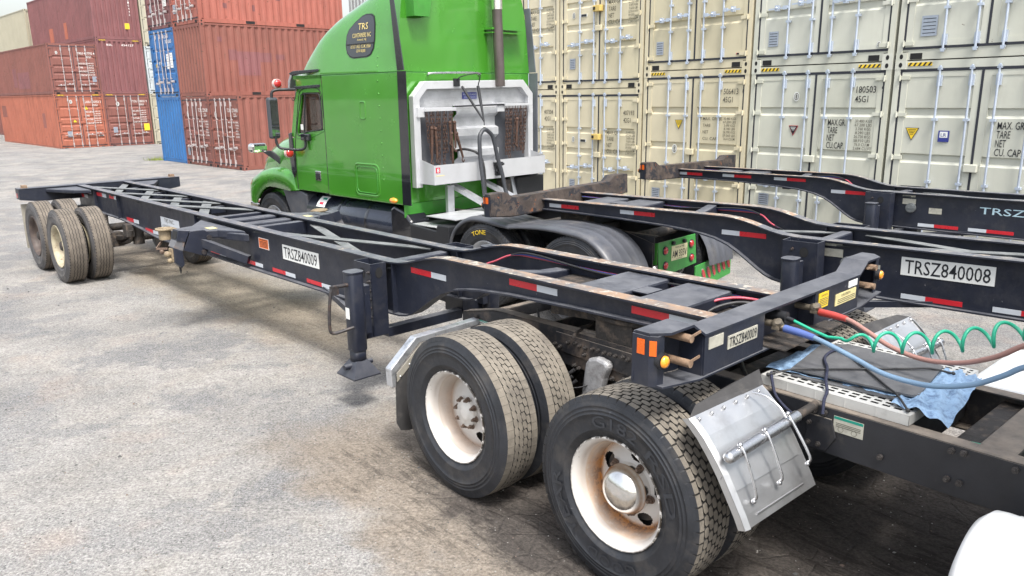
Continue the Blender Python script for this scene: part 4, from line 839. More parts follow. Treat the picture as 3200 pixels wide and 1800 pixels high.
    # tapes
    for sd_, x, z, L, H in tapes:
        y = sd_*.3525; part('reflective_tape', MB().box(x, x+L*.41, y-.0015, y+.0015, z-H/2, z+H/2, 1).box(x+L*.41, x+L, y-.0015, y+.0015, z-H/2, z+H/2, 0), ['tapered', 'tapewhite'], c)
    sd_ = 1 if near else -1; y = sd_*.354; U = (-1, 0, 0) if near else (1, 0, 0); sx = lambda a, b: (a, b) if near else (b, a)
    if plate:
        x0, x1, z0, z1 = plate; m = MB(); m.box(min(x0, x1), max(x0, x1), y-.002, y+.002, z0, z1, 0); m.text(num, (x0+(.03 if x1 > x0 else -.03), y+sd_*.0035, z0+.018), (1 if x1 > x0 else -1, 0, 0), (0, 0, 1), abs(x1-x0)-.06, z1-z0-.036, 1); part('number_plate', m, ['sign', 'ink'], c, label='white plate reading %s in black' % num)
    if stencil:
        m = MB(); m.text(stencil, (4.518, y, .982), (1, 0, 0), (0, 0, 1), 1.15, .082); part('stencil_lettering', m, 'stencil', c)
    if near:
        m = MB(); m.box(7.86, 8.47, y-.002, y+.002, .858, 1.012, 0); m.text('TRS INC.', (8.34, y+.0035, .950), (-1, 0, 0), (0, 0, 1), .33, .05, 1); m.text('US DOT 0942223', (8.42, y+.0035, .872), (-1, 0, 0), (0, 0, 1), .50, .045, 1); part('sign_plate', m, ['tapewhite', 'ink_soft'], c)
        m = MB(); m.box(5.466, 5.684, y-.002, y+.002, .966, 1.077, 1); m.box(5.474, 5.676, y, y+.003, .971, 1.071, 0); m.text('WARNING', (5.655, y+.0042, 1.052), (-1, 0, 0), (0, 0, 1), .16, .013, 2)
        for k in range(5): m.box(5.49, 5.66, y+.003, y+.004, 1.036-.013*k, 1.041-.013*k, 2)
        part('warning_sticker', m, ['warn', 'sign', 'ink'], c)
    else:
        dx = .10 if stencil else 0
        for q in ((3.52, 1.145, .155, .022), (3.525, 1.10, .16, .07), (3.85, 1.005, .15, .07)): part('sticker', MB().box(q[0]+dx, q[0]+dx+q[2], y-.002, y+.002, q[1]-q[3], q[1]), 'sign_old', c)
        part('document_tube', MB().cyl((3.74, y, .99), (3.74, y+sd_*.04, .99), .060, 24).cyl((3.74, y+sd_*.04, .99), (3.74, y+sd_*.048, .99), .048, 24).box(3.69, 3.79, y+sd_*.048-.004, y+sd_*.048+.008, .982, .998), 'greycap', c)
    # running gear
    kk = -rot[1]
    for ax in (10.14, 11.37):
        zw = .512-kk*ax
        part('axle', MB().cyl((ax, -.98, zw), (ax, .98, zw), .062, 14).box(ax-.08, ax+.08, -.52, -.36, .42, .62).box(ax-.08, ax+.08, .36, .52, .42, .62), 'under', c)
        for sg in (1, -1):
            if sg > 0: wheel(c, (ax, sg*1.085, zw), sg < 0, WM_ringc if ax < 11 else WM_ringb, TM_rib, 'oil')
            wheel(c, (ax, sg*(.755 if sg > 0 else .70), zw), sg > 0, WM_ringc, TM_rib)
    for sg in (1, -1):
        m = MB()
        for ax in (10.14, 11.37):
            ln = [(ax-.52, .66), (ax-.3, .60), (ax, .575), (ax+.3, .60), (ax+.5, .66)]; m.prism(ln + [(x, z-.07) for x, z in ln[::-1]], 'y', sg*.385, sg*.465)
        m.box(10.62, 10.90, sg*.37, sg*.48, .60, .83).box(9.50, 9.66, sg*.37, sg*.48, .62, .80).box(11.80, 11.95, sg*.37, sg*.48, .62, .84); part('leaf_spring', m, 'under', c, bevel=.01)
        m = MB(); m.tube(smooth_path([(9.5, sg*.42, .72), (9.56, sg*.42, .58), (9.75, sg*.42, .52), (10.0, sg*.42, .47)], 4), .03, 8); m.cyl((9.60, sg*.30, .50), (9.60, sg*.30, .74), .075, 14); part('brake_linkage', m, 'under', c)
        if extra: part('mud_flap', MB().prism([(sg*.96, .93), (sg*1.20, .93), (sg*1.20, .24), (sg*.80, .24), (sg*.80, .93)], 'x', 12.02, 12.03), 'flapgrey', c)
    part('air_tank', MB().cyl((9.0, -.25, .62), (9.0, .25, .62), .11, 20), 'under', c)
    # airlines clipped inside the far rail of the gooseneck
    s_ = 1 if not near else -1
    def line(y, z, mt, dy=0): part('air_line', MB().tube(smooth_path([(3.2, s_*.12, 1.02), (2.75, s_*.22, 1.14), (2.55, s_*.30, 1.225), (2.3, s_*(.325-dy), 1.235+dy), (1.6, s_*(.325-dy), 1.225), (.9, s_*(.325-dy), 1.235+dy*.5), (.45, s_*(.32-dy), 1.245), (.18, s_*(.31-dy), 1.25)], 6), .0085, 6), mt, c)
    line(0, 0, 'pinkhose'); line(0, 0, 'blueline', .018); line(0, 0, 'blackhose', .034)
    part('air_line', MB().tube(smooth_path([(.60, .02, 1.18), (.58, -.06, 1.235), (.50, -.18, 1.262), (.40, -.28, 1.255), (.2, -.30, 1.24)], 6), .009, 6), 'pinkhose', c)
    part('air_line', MB().tube(smooth_path([(.57, .0, 1.17), (.53, -.08, 1.215), (.46, -.18, 1.24), (.38, -.26, 1.235), (.2, -.27, 1.23)], 6), .011, 6), 'blackhose', c)
    return c
MT['nut_navy'] = mat('navy_hardware', (.035, .032, .034), .5, .2, var=.4, vs=30, dirt=((.12, .07, .045), .52, .6, 20))
MT['lock_scuffed'] = mat('scuffed_grey_lock_plate', (.15, .15, .16), .45, .3, var=.2, vs=12, dirt=((.22, .12, .07), .5, .8, 12))
MT['greycap'] = mat('grey_plastic_cap', (.11, .12, .125), .5, var=.2, vs=20)
MT['stencil'] = mat('pale_blue_stencil', (.42, .58, .66), .6, var=.1, vs=20)
# tapes: (side, x start, z centre, length, height)
T1 = [(1, .374, 1.236, .452, .045), (1, 1.430, 1.230, .451, .045), (1, 2.581, 1.138, .441, .045), (1, 4.255, .772, .476, .038), (1, 4.957, .774, .469, .038), (1, 5.648, .774, .40, .038), (1, 6.55, .766, .41, .038), (1, 8.619, .768, .483, .045), (1, 9.344, .838, .48, .05), (1, 10.139, 1.10, .359, .05), (1, 10.65, 1.093, .45, .055), (1, 11.377, 1.09, .286, .055), (1, 11.58, 1.01, .46, .055)]
T2 = [(-1, .232, 1.232, .45, .042), (-1, 1.271, 1.237, .452, .042), (-1, 2.507, 1.140, .461, .045), (-1, 4.18, .772, .458, .04), (-1, 4.847, .772, .46, .04)]
T3 = [(-1, .092, 1.237, .486, .042), (-1, .947, 1.245, .492, .042), (-1, 1.807, 1.245, .488, .042), (-1, 2.672, 1.123, .48, .045), (-1, 3.836, .783, .47, .04), (-1, 4.416, .783, .487, .04)]
c1_ = chassis((1.532, 4.0595), (0, 0, 2.3286), 'nearest black container chassis marked TRSZ840009, tyres of its tandem at the far left', 'TRSZ840009', True, False, T1, plate=(5.172, 4.472, .921, 1.068), group='black gooseneck container chassis')
c2_ = chassis((.5769, 9.4068), (.02, -.0175, -.8058), 'black container chassis marked TRSZ840008, hooked over the green truck', 'TRSZ840008', False, True, T2, plate=(4.164, 4.842, .949, 1.098), group='black gooseneck container chassis')
c3_ = chassis((2.8746, 12.768), (-.006, -.0111, -.8498), 'farthest black container chassis with pale blue stencilled number, against the ivory containers', 'TRSZ840007', False, True, T3, stencil='TRSZ 840007', group='black gooseneck container chassis')
# ---------------------------------------------------------------- white tractor in the foreground (local x: towards its tail, y: + is the near side)
TA = 2.2936
TF = (.4985+1.2*math.sin(TA), 3.5198-1.2*math.cos(TA), TA)
t_ = thing('semi_truck', 'white tractor unit in the foreground with rusty white wheels, hooked under the nearest chassis', 'truck', (TF[0], TF[1], 0), TA)
Y = lambda t: 1.2-t
RAIL_T = [(-6.2, .985), (1.05, .982), (1.75, .972), (1.84, .965), (2.20, .885)]; RAIL_B = [(-6.2, .742), (1.25, .742), (1.45, .755), (2.20, .775)]
for sg in (1, -1):
    m = MB(); yo = sg*.43; m.prism(RAIL_T+RAIL_B[::-1], 'y', yo-sg*.008, yo)
    m.strip(RAIL_T, min(yo, yo-sg*.085), max(yo, yo-sg*.085), .010, 0); m.strip([(x, z+.01) for x, z in RAIL_B], min(yo, yo-sg*.085), max(yo, yo-sg*.085), .010, 0)
    m.prism([(-6.2, .98), (.30, .98), (.30, .745), (-6.2, .745)], 'y', yo+sg*.0005, yo+sg*.003, 1)
    rl = part('frame_rail', m, ['frame', 'frame_dark'], t_, bevel=.004)
    if sg > 0:
        part('reinforcement_plate', MB().prism([(1.18, .955), (.38, .955), (.38, .80), (1.18, .83)], 'y', yo+.003, yo+.012), 'frame', rl, bevel=.003)
        bolts = [(2.055, .85), (1.502, .905), (1.413, .902), (1.224, .839), (1.177, .872), (1.131, .862), (1.057, .909), (.995, .915), (.956, .908), (.902, .908), (.843, .914), (.796, .917), (.744, .913), (.698, .917), (.652, .916), (.593, .922), (.553, .916), (.912, .859), (.711, .86), (.719, .765), (.673, .762), (.588, .779), (.999, .765), (.96, .755),
                 (-.63, .95), (-.681, .953), (-.61, .887), (-.612, .781), (-.664, .785), (-1.255, .955), (-1.304, .960), (-1.251, .819), (-1.302, .818), (-.962, .819), (-.429, .94), (-.38, .943), (-1.5, .955)]
        for x, z in bolts: part('bolt', cached('bolt2', lambda: MB().cyl((0, 0, 0), (0, .018, 0), .014, 6).cyl((0, .016, 0), (0, .030, 0), .008, 8).mesh('bolt', ['nut_dark'])), None, rl, loc=(x, yo+.012 if .38 < x < 1.2 else yo+.003, z))
        part('bracket_plate', MB().prism([(-.56, .93), (-.72, .93), (-.75, .84), (-.70, .755), (-.58, .755), (-.60, .84)], 'y', yo+.004, yo+.016), 'frame_dark', rl, bevel=.004)
        m = MB(); m.box(-.872, -.727, yo+.003, yo+.006, .872, .952); m.box(-.87, -.729, yo+.0055, yo+.0068, .938, .951, 1)
        for k in range(3): m.box(-.86, -.74, yo+.0055, yo+.0068, .917-.008*k, .920-.008*k, 2)
        m.lathe([(.012, 0), (.014, 0)], (-.765, yo+.0075, .890), 14, 2).lathe([(.012, 0), (.014, 0)], (-.83, yo+.0075, .890), 14, 2); part('sticker', m, ['sign_old', 'greenlab', 'ink_soft'], rl)
        m = MB(); m.box(1.868, 2.014, yo+.001, yo+.004, .832, .862); m.box(1.868, 2.014, yo+.0035, yo+.005, .850, .8625, 1); m.text('Important', (2.0, yo+.0065, .852), (-1, 0, 0), (0, 0, 1), .11, .009, 0); [m.box(1.88, 2.0, yo+.0035, yo+.005, z, z+.003, 2) for z in (.843, .838)]; part('sticker', m, ['sign', 'greenlab', 'ink_soft'], rl)
part('tail_crossmember', MB().box(1.98, 2.04, -.43, .43, .80, .90), 'frame', t_, bevel=.01)
m = MB().box(1.15, 1.42, -.42, .42, .78, .84).box(1.15, 1.16, -.42, .42, .72, .95).box(1.40, 1.42, -.42, .42, .80, .93); part('crossmember', m, 'frame', t_, bevel=.006)
for x in (.45, -.05, -1.25, -2.2): part('crossmember', MB().box(x-.05, x+.05, -.42, .42, .78, .93), 'under', t_, bevel=.008)
part('stop_bar', MB().cyl((.35, .36, .995), (1.25, .36, .955), .028, 12), 'frame', t_)
part('crossmember', MB().prism([(-1.33, .985), (-1.33, .82), (-1.48, .82), (-1.48, .985)], 'y', -.42, .42), 'frame', t_, bevel=.01)
# fifth wheel
m = MB(); m.lathe([(.0005, 1.150), (.44, 1.150), (.46, 1.14), (.46, 1.115), (.05, 1.11)], (.70, 0, 0), 40, 0, 'z'); m.prism([(.9, .34), (1.25, .42), (1.25, .18), (.8, .1), (.8, -.1), (1.25, -.18), (1.25, -.42), (.9, -.34)], 'z', 1.06, 1.14); m.box(.55, .85, .30, .42, .98, 1.12).box(.55, .85, -.42, -.30, .98, 1.12); part('fifth_wheel', m, 'under', t_, bevel=.006)
part('release_handle', MB().tube(smooth_path([(1.05, .10, 1.01), (1.02, .26, 1.0), (1.0, .42, .985), (.96, .50, .98)], 4), .012, 8).ball((1.06, .06, 1.01), .04, 6).cyl((1.06, .02, 1.0), (1.0, .20, 1.0), .02, 8), 'under', t_)
part('lock_ring', MB().lathe([(.028, -.012), (.052, -.012), (.052, .012), (.028, .012), (.028, -.012)], (.86, .22, 1.02), 20, 0, 'x'), 'under', t_)
# suspension and axles
MT['chrome_pipe'] = mat('polished_pipe', (.52, .525, .54), .28, .95, var=.08, vs=12, dirt=((.35, .34, .33), .55, .5, 12))
MT['alu_bar'] = mat('smeared_aluminium_bar', (.62, .64, .67), .35, .8, var=.1, vs=9, dirt=((.10, .105, .12), .52, .75, 13))
MT['hanger'] = mat('scratched_cast_hanger', (.40, .40, .41), .45, .5, var=.15, vs=12, dirt=((.12, .10, .09), .52, .7, 10), bump=(.5, 50))
m = MB(); m.prism([(.83, .865), (.76, .888), (.68, .875), (.665, .84), (.70, .76), (.735, .62), (.77, .53), (.86, .52), (.89, .60), (.87, .74), (.855, .83)], 'y', .44, .505); part('spring_hanger', m, 'hanger', t_, bevel=.022)
part('spring_hanger', MB().prism([(.83, .865), (.76, .888), (.68, .875), (.665, .84), (.70, .76), (.735, .62), (.77, .53), (.86, .52), (.89, .60), (.87, .74), (.855, .83)], 'y', -.505, -.44), 'hanger', t_, bevel=.022)
for ax in (0, 1.32):
    part('axle', MB().cyl((ax, -.85, .522), (ax, .85, .522), .075, 16).ball((ax, 0, .522), .22, 10).box(ax-.10, ax+.10, .40, .55, .40, .64).box(ax-.10, ax+.10, -.55, -.40, .40, .64), 'under', t_)
    for sg in (1, -1):
        part('brake_drum', MB().cyl((ax, sg*.62, .522), (ax, sg*1.02, .522), .20, 28), 'under', t_)
        part('air_spring', MB().cyl((ax+.42, sg*.50, .62), (ax+.42, sg*.50, .80), .12, 20), 'rubber', t_); part('air_spring', MB().box(ax+.1, ax+.5, sg*.50-.05, sg*.50+.05, .54, .62), 'under', t_)
        if ax == 0: wheel(t_, (ax, sg*1.085, .522), sg < 0, WM_four, TM_drive if sg > 0 else TM_drive_plain, 'dome', (.140, 5, R(45), -.012), 0)
        else: wheel(t_, (ax, sg*1.085, .522), sg < 0, WM_one, TM_worn, 'plate', (.092, 8, R(10), .010), 0)
        wheel(t_, (ax, sg*.748, .522), sg > 0, WM_one, TM_drive_plain if ax == 0 else TM_worn)
for k, (y, z) in enumerate(((.50, .66), (.52, .62), (.48, .58))): part('brake_hose', MB().tube(smooth_path([(.95, y, z+.10), (1.02, y+.06, z+.02), (1.0, y+.10, z-.05), (.92, y+.05, z-.12)], 5), .012, 8), 'blackhose', t_)
part('cable', MB().tube(smooth_path([(.80, .47, .70), (.90, .56, .665), (1.05, .60, .67), (1.2, .56, .69)], 5), .005, 6), 'blackhose', t_)
part('brake_hose', MB().tube(smooth_path([(1.5, .30, 1.02), (1.48, .31, .93), (1.46, .33, .85)], 5), .008, 8), 'blackhose', t_)
# stainless quarter fenders ahead of the wheels
def qfender(sg):
    S = lambda x, y, z: (x, sg*y, z)
    pr = [(-.418, 1.062), (-.455, 1.035), (-.50, .995), (-.555, .93), (-.61, .855), (-.665, .765), (-.71, .69), (-.735, .64)]
    m = MB(); ys = (1.19, .585); n = len(pr)
    m.add([S(x, y, z) for y in ys for x, z in pr], [(i, i+1, n+i+1, n+i) for i in range(n-1)], 0)
    m.add([S(x+.035, ys[0]+.0, z-.012) for x, z in pr] + [S(x, ys[0], z) for x, z in pr], [(i, i+1, n+i+1, n+i) for i in range(n-1)], 0)
    m.add([S(x, ys[0], z) for x, z in pr] + [S(x-.010, ys[0]-.028, z+.004) for x, z in pr], [(i, i+1, n+i+1, n+i) for i in range(n-1)], 0)
    m.add([S(x, ys[1], z) for x, z in pr] + [S(x+.03, ys[1]-.006, z-.01) for x, z in pr], [(i, i+1, n+i+1, n+i) for i in range(n-1)], 0)
    m.beam(S(-.722, 1.08, .675), S(-.722, .68, .675), .006, .010)
    q = part('quarter_fender', m, 'steel', t_); so_ = q.modifiers.new('thick', 'SOLIDIFY'); so_.thickness = .003
    part('rubber_edge', MB().add([S(-.420, 1.195, 1.058), S(-.420, .57, 1.062), S(-.375, .545, 1.125), S(-.36, .80, 1.10), S(-.375, 1.08, 1.085)], [(0, 1, 2, 3, 4)]), 'flapblk', q)
    part('fender_pipe', MB().cyl(S(-.620, 1.165, .938), S(-.622, .60, .965), .027, 24).ball(S(-.620, 1.165, .938), .027, 6).cyl(S(-.622, .61, .965), S(-.622, .42, .972), .022, 16, 1), ['chrome_pipe', 'under'], q)
    part('pipe_strap', MB().add([S(-.545, 1.17, .945), S(-.545, .62, .945), S(-.655, .62, .785), S(-.655, 1.17, .785)], [(0, 1, 2, 3)]).xf(lambda p: (p.x-.006, p.y, p.z+.004)), 'steel', q)
    for y, z0, x1, z1 in ((1.10, .945, -.698, .735), (.90, .955, -.705, .755), (.70, .975, -.730, .790)):
        part('brace_rod', MB().tube(smooth_path([S(-.625, y, z0+.030), S(-.655, y, z0-.0), S(x1-.018, y-.01, z1+.04), S(x1-.004, y-.015, z1)], 4), .0068, 8).ball(S(x1-.006, y-.015, z1-.004), .013, 5).ball(S(-.628, y, z0+.032), .013, 5), 'chrome_pipe', q)
    part('brace_rod', MB().tube(smooth_path([S(-.632, .72, .995), S(-.59, .715, 1.035), S(-.52, .72, 1.07), S(-.455, .735, 1.075)], 4), .0068, 8), 'chrome_pipe', q)
    for k in range(6): part('rivet', cached('riv', lambda: MB().ball((0, 0, 0), .010, 4).mesh('rivet', ['chrome_pipe'])), None, q, loc=S(-.440, 1.14-.098*k, 1.052))
qfender(1); qfender(-1)
# angled bars that carry the mud flaps behind the wheels
for sg in (1, -1):
    x = 2.02
    m = MB(); pts = [(.50, .845), (1.00, .825), (1.20, .66), (1.205, .545)]
    m.prism([(sg*a, b) for a, b in ((.44, .870), (1.01, .850), (1.228, .665), (1.222, .535), (1.19, .535), (1.188, .64), (.985, .805), (.44, .825))], 'x', x-.035, x+.035)
    hb = part('flap_hanger', m, 'alu_bar', t_, bevel=.006)
    part('flap_strip', MB().prism([(sg*a, b) for a, b in ((.975, .80), (1.185, .63), (1.185, .57), (.975, .745))], 'x', x-.045, x-.038), 'flapgrey', hb)
    part('mud_flap', MB().prism([(sg*a, b) for a, b in ((.62, .80), (.98, .78), (1.19, .60), (1.20, .27), (1.17, .205), (1.10, .185), (.62, .185))], 'x', x-.037, x-.029), 'flapblk', t_)
    for a, b in ((1.16, .62), (1.08, .69), (1.02, .745)): part('rivet', cached('riv2', lambda: MB().ball((0, 0, 0), .008, 4).mesh('rivet', ['alu'])), None, hb, loc=(x-.045, sg*a, b-.015))
# tank, deck plate and body (mostly beyond the right edge)
m = MB(); m.lathe([(.0005, .055), (.16, .045), (.26, .018), (.30, -.02), (.305, -.06), (.305, -1.55), (.30, -1.58), (.0005, -1.60)], (-1.50, Y(.40), .60), 48, 0, 'x'); m.lathe([(.308, -.10), (.309, -.13)], (-1.50, Y(.40), .60), 48, 0, 'x'); part('fuel_tank', m, 'tankpaint', t_)
m = MB(); m.lathe([(.0005, .055), (.16, .045), (.26, .018), (.30, -.02), (.305, -.06), (.305, -1.55), (.30, -1.58), (.0005, -1.60)], (-1.50, -Y(.40), .60), 40, 0, 'x'); part('fuel_tank', m, 'whitepaint', t_)
part('side_fairing', MB().box(-3.6, -1.02, -1.18, -.42, .93, 1.0), 'whitepaint', t_, bevel=.03)
# perforated step plate across the rails
m = MB(); x0, x1, y0, y1 = -1.05, -.295, Y(1.69), Y(.815); zt = 1.035
NX, NY = 42, 46; hx, hy = (x1-x0)/NX, (y1-y0)/NY; holes = set()
for i in range(NX):
    for j in range(NY):
        u = i % 3; v = j % 2; hole = (u != 2) if False else (i % 3 != 2 and j % 2 == 1 and 0 < i < NX-1 and 0 < j < NY-1)
        if hole: continue
        m.add([(x0+i*hx, y0+j*hy, zt), (x0+(i+1)*hx, y0+j*hy, zt), (x0+(i+1)*hx, y0+(j+1)*hy, zt), (x0+i*hx, y0+(j+1)*hy, zt)], [(0, 1, 2, 3)])
m.box(x0, x1, y1-.003, y1, .985, zt-.001).box(x0, x1, y0, y0+.003, .985, zt-.001).box(x0, x0+.003, y0, y1, .985, zt-.001).box(x1-.003, x1, y0, y1, .985, zt-.001)
for k in range(1, 5): xx = x0+(x1-x0)*k/5; m.box(xx-.003, xx+.003, y1, y1+.002, .987, zt)
part('deck_plate', m, 'perf', t_)
part('battery_box', MB().box(-1.04, -.31, Y(1.60), Y(.86), .80, .975), 'hole', t_)
# cab and sleeper stand beyond the right edge: they shade the frame
m = MB(); m.prism([(-2.40, 1.02), (-2.40, 3.75), (-3.6, 3.95), (-4.6, 3.8), (-5.35, 3.0), (-5.6, 2.45), (-6.4, 2.05), (-7.7, 1.75), (-7.8, .55), (-6.9, .55), (-6.6, 1.0)], 'y', -1.15, 1.15); part('cab', m, 'whitepaint', t_, bevel=.10)
for sg in (1, -1): wheel(t_, (-6.75+.0, sg*1.05, .52), sg < 0, WM_g, TM_truck)
# things resting on the deck plate
def tpt(x, t, z): return frame_pt(TF, x, Y(t), z)
def drape(corners, n, fn, th=.004):
    a, b, c_, d = [Vector(q) for q in corners]; vs = []
    for i in range(n+1):
        for j in range(n+1):
            u, v = i/n, j/n; p = (a*(1-u)+b*u)*(1-v)+(d*(1-u)+c_*u)*v; vs.append(fn(p, u, v))
    m = MB().add(vs, [(i*(n+1)+j, i*(n+1)+j+1, (i+1)*(n+1)+j+1, (i+1)*(n+1)+j) for i in range(n) for j in range(n)], 0, True); return m
rnd = random.Random(8)
m = drape([tpt(-.27, .905, 1.045), tpt(-.27, 1.46, 1.045), tpt(-1.03, 1.56, 1.045), tpt(-1.10, 1.0, 1.045)], 26, lambda p, u, v: p+Vector((0, 0, .004*math.sin(23*u+9*v)+.003*math.sin(41*v)+(.012*abs(math.sin(9*u)) if v < .06 else 0))))
MTc = part('tarp', m, 'cloth'); tag(MTc, 'blue tarp laid under the grey rubber mat on the white perforated deck plate', 'tarp')
m = drape([tpt(-.94, .87, 1.052), tpt(-.94, 1.55, 1.052), tpt(-1.11, 1.55, 1.052), tpt(-1.20, .86, 1.052)], 16, lambda p, u, v: p+Vector((0, 0, .010*math.sin(14*u+17*v)+.006*math.sin(37*u-11*v)-(.10*max(0, v-.45)**2*(1.3-u)) + .006*math.sin(33*v*u))))
part('tarp_corner', m, 'cloth', MTc)
m = MB(); pl = [(-.40, .93), (-.315, 1.42), (-.42, 1.53), (-.93, 1.53), (-1.005, 1.03), (-.98, .995)]
m.prism([(tpt(x, t, 0)[0], tpt(x, t, 0)[1]) for x, t in pl], 'z', 1.058, 1.068); mt_ = part('rubber_mat', m, 'matrub'); tag(mt_, 'flat dark grey rubber mat strapped on top of the blue tarp', 'mat')
m = MB(); m.prism([(tpt(x, t, 0)[0], tpt(x, t, 0)[1]) for x, t in [(-.42, .90), (-.40, .95), (-.98, 1.02), (-1.05, 1.0), (-1.04, .95), (-.99, .955)]], 'z', 1.037, 1.043); part('mat_underlay', m, 'matrub', mt_)
for a, b, lb in (((-.345, .80), (-.99, 1.50), 'black bungee cord lying across the mat from its left corner'), ((-.40, 1.44), (-1.03, .84), 'black bungee cord crossing the mat towards the near right corner')):
    pa, pb = Vector(tpt(a[0], a[1], 1.050)), Vector(tpt(b[0], b[1], 1.050)); pm = [pa.lerp(pb, k/8)+Vector((0, 0, .028 if 0 < k < 8 else 0)) for k in range(9)]
    q = part('bungee_cord', MB().tube(smooth_path(pm, 3), .0055, 8).ball(pa, .011, 5).ball(pb, .011, 5), 'bungee'); tag(q, lb, 'cord', 'cords tied over the mat')
q = part('rope', MB().tube(smooth_path([tpt(-.44, 1.40, 1.078), tpt(-.43, 1.30, 1.078), tpt(-.46, 1.17, 1.080), tpt(-.55, 1.02, 1.085), tpt(-.62, .87, 1.075), tpt(-.66, .81, 1.045), tpt(-.675, .755, 1.02), tpt(-.69, .72, .96)], 6), .008, 8), 'rope'); tag(q, 'dark blue rope trailing over the mat and down past the metal pipe', 'rope', 'dark blue ropes')
q = part('rope', MB().tube(smooth_path([tpt(-.345, .83, 1.055), tpt(-.375, .79, 1.03), tpt(-.42, .755, .97), tpt(-.49, .74, .925), tpt(-.57, .735, .89)], 6), .008, 8), 'rope'); tag(q, 'dark blue rope hanging from the left corner of the perforated plate', 'rope', 'dark blue ropes')
def run_on(p, q): return [tuple(Vector(p).lerp(Vector(q), k)) for k in (.10, .24, .42, .65, .85, 1)]
# air and electric lines between the truck and the nearest chassis
def hose(name, pts, r, mt, lb, cat='hose'):
    o = part(name, MB().tube(smooth_path(pts, 6), r, 12), mt); tag(o, lb, cat); return o
B_ = [(1.384, 3.928, 1.289), (1.403, 3.906, 1.281), (1.427, 3.878, 1.272), (1.534, 3.753, 1.26), (1.67, 3.595, 1.206), (1.751, 3.499, 1.169), (1.828, 3.41, 1.157), (1.917, 3.306, 1.166), (2.014, 3.192, 1.214), (2.088, 3.106, 1.286), (2.136, 3.05, 1.345)] + run_on((2.136, 3.05, 1.345), tpt(-2.42, .92, 1.72))
hb_ = hose('air_hose', B_[2:], .0125, 'hoseblue', 'faded blue air hose sagging from the bolster of the nearest chassis to the right edge'); part('hose_grip', MB().tube(smooth_path(B_[2:4]+[B_[4]], 2)[:3], [.021, .020, .0165], 14), 'bootblue', hb_); part('coupling_neck', MB().cyl(B_[0], B_[2], .013, 8), 'brass', hb_)
R_ = [(1.70, 4.235, 1.268), (1.708, 4.221, 1.267), (1.731, 4.181, 1.271), (1.817, 4.031, 1.273), (1.876, 3.929, 1.241), (1.951, 3.799, 1.192), (2.037, 3.65, 1.175), (2.129, 3.491, 1.208), (2.21, 3.35, 1.287), (2.265, 3.255, 1.371)] + run_on((2.265, 3.255, 1.371), tpt(-2.42, .94, 1.85))
hr_ = hose('air_hose', R_[2:], .0125, 'hosered', 'faded red air hose sagging from the bolster of the nearest chassis below the green coil'); part('hose_grip', MB().tube(smooth_path(R_[2:4]+[R_[4]], 2)[:3], [.021, .020, .0165], 14), 'bootred', hr_); part('coupling_neck', MB().cyl(R_[0], R_[2], .013, 8), 'brass', hr_)
ax_ = smooth_path([(1.665, 3.734, 1.268), (1.722, 3.661, 1.268), (1.816, 3.541, 1.30), (1.921, 3.408, 1.340), (2.014, 3.289, 1.390), (2.088, 3.194, 1.440), (2.152, 3.112, 1.495)] + run_on((2.152, 3.112, 1.495), tpt(-2.42, .93, 1.78)), 20)
cum = [0]
for a, b in zip(ax_, ax_[1:]): cum.append(cum[-1]+(b-a).length)
tot = cum[-1]; pts = [(1.46, 3.997, 1.299), (1.497, 3.949, 1.293), (1.56, 3.868, 1.268), (1.62, 3.79, 1.250)]
turns = 7.9*tot; NS = 560
import bisect
for k in range(NS+1):
    u = k/NS; ud = (u**.92)*tot; i = min(len(ax_)-2, max(0, bisect.bisect(cum, ud)-1)); f = (ud-cum[i])/max(1e-9, cum[i+1]-cum[i]); p = ax_[i].lerp(ax_[i+1], f)
    d = (ax_[i+1]-ax_[i]).normalized(); s1 = d.cross(Vector((0, 0, 1))).normalized(); s2 = s1.cross(d); a = 2*math.pi*turns*u-math.pi/2-.2; rr_ = .043*min(1, .2+u*14)*(1+.12*math.sin(7*u))
    pts.append(p+s2*(rr_*math.sin(a))+s1*(rr_*math.cos(a)))
o = part('coiled_cable', MB().tube(pts, .0082, 10), 'hosegreen'); tag(o, 'bright green coiled electric cable stretched from the nearest chassis to the right edge', 'cable')
part('cable_plug', MB().tube([(1.44, 4.02, 1.304), (1.46, 3.997, 1.299), (1.50, 3.945, 1.292)], [.017, .015, .011], 12), 'black_trim', o)

part('drive_shaft', MB().cyl((-.2, 0, .60), (-2.6, 0, .72), .055, 16).ball((-.25, 0, .60), .10, 8).box(-3.4, -2.3, -.30, .30, .45, .90), 'under', t_)  # box end is an unseen gearbox added to block light underneath
part('air_tank', MB().cyl((-1.55, -.22, .68), (-2.2, -.22, .68), .13, 20), 'under', t_)
part('cable', MB().tube(smooth_path([(-1.10, .30, .94), (-1.35, .22, .93), (-1.6, .18, .95), (-2.0, .17, .96)], 5), .009, 8), 'hosegreen', t_)
part('cable', MB().tube(smooth_path([(-.95, .33, .90), (-1.3, .20, .86), (-1.7, .24, .88), (-2.1, .22, .90)], 5), .014, 8), 'blackhose', t_)
part('cable', MB().tube(smooth_path([(-.28, .35, .97), (-.1, .2, .93), (.1, -.05, .95), (.2, -.3, .93)], 5), .012, 8), 'blackhose', t_)
MT['ext_grey'] = mat('weathered_grey_rubber', (.11, .12, .14), .5, var=.2, vs=3)
MT['visor'] = mat('dark_visor_trim', (.035, .04, .045), .25, .3)
MT['steerg'] = mat('dark_steering_wheel', (.03, .06, .04), .4)
MT['mirror_shell'] = mat('grey_mirror_shell', (.045, .05, .06), .4, var=.1)
MT['lightshell'] = mat('pale_pink_light_shell', (.62, .45, .42), .4)
MT['green_dk2'] = mat('scuffed_green_tail', (.045, .25, .05), .35, .05, var=.12, vs=8, dirt=((.05, .05, .04), .60, .8, 14))
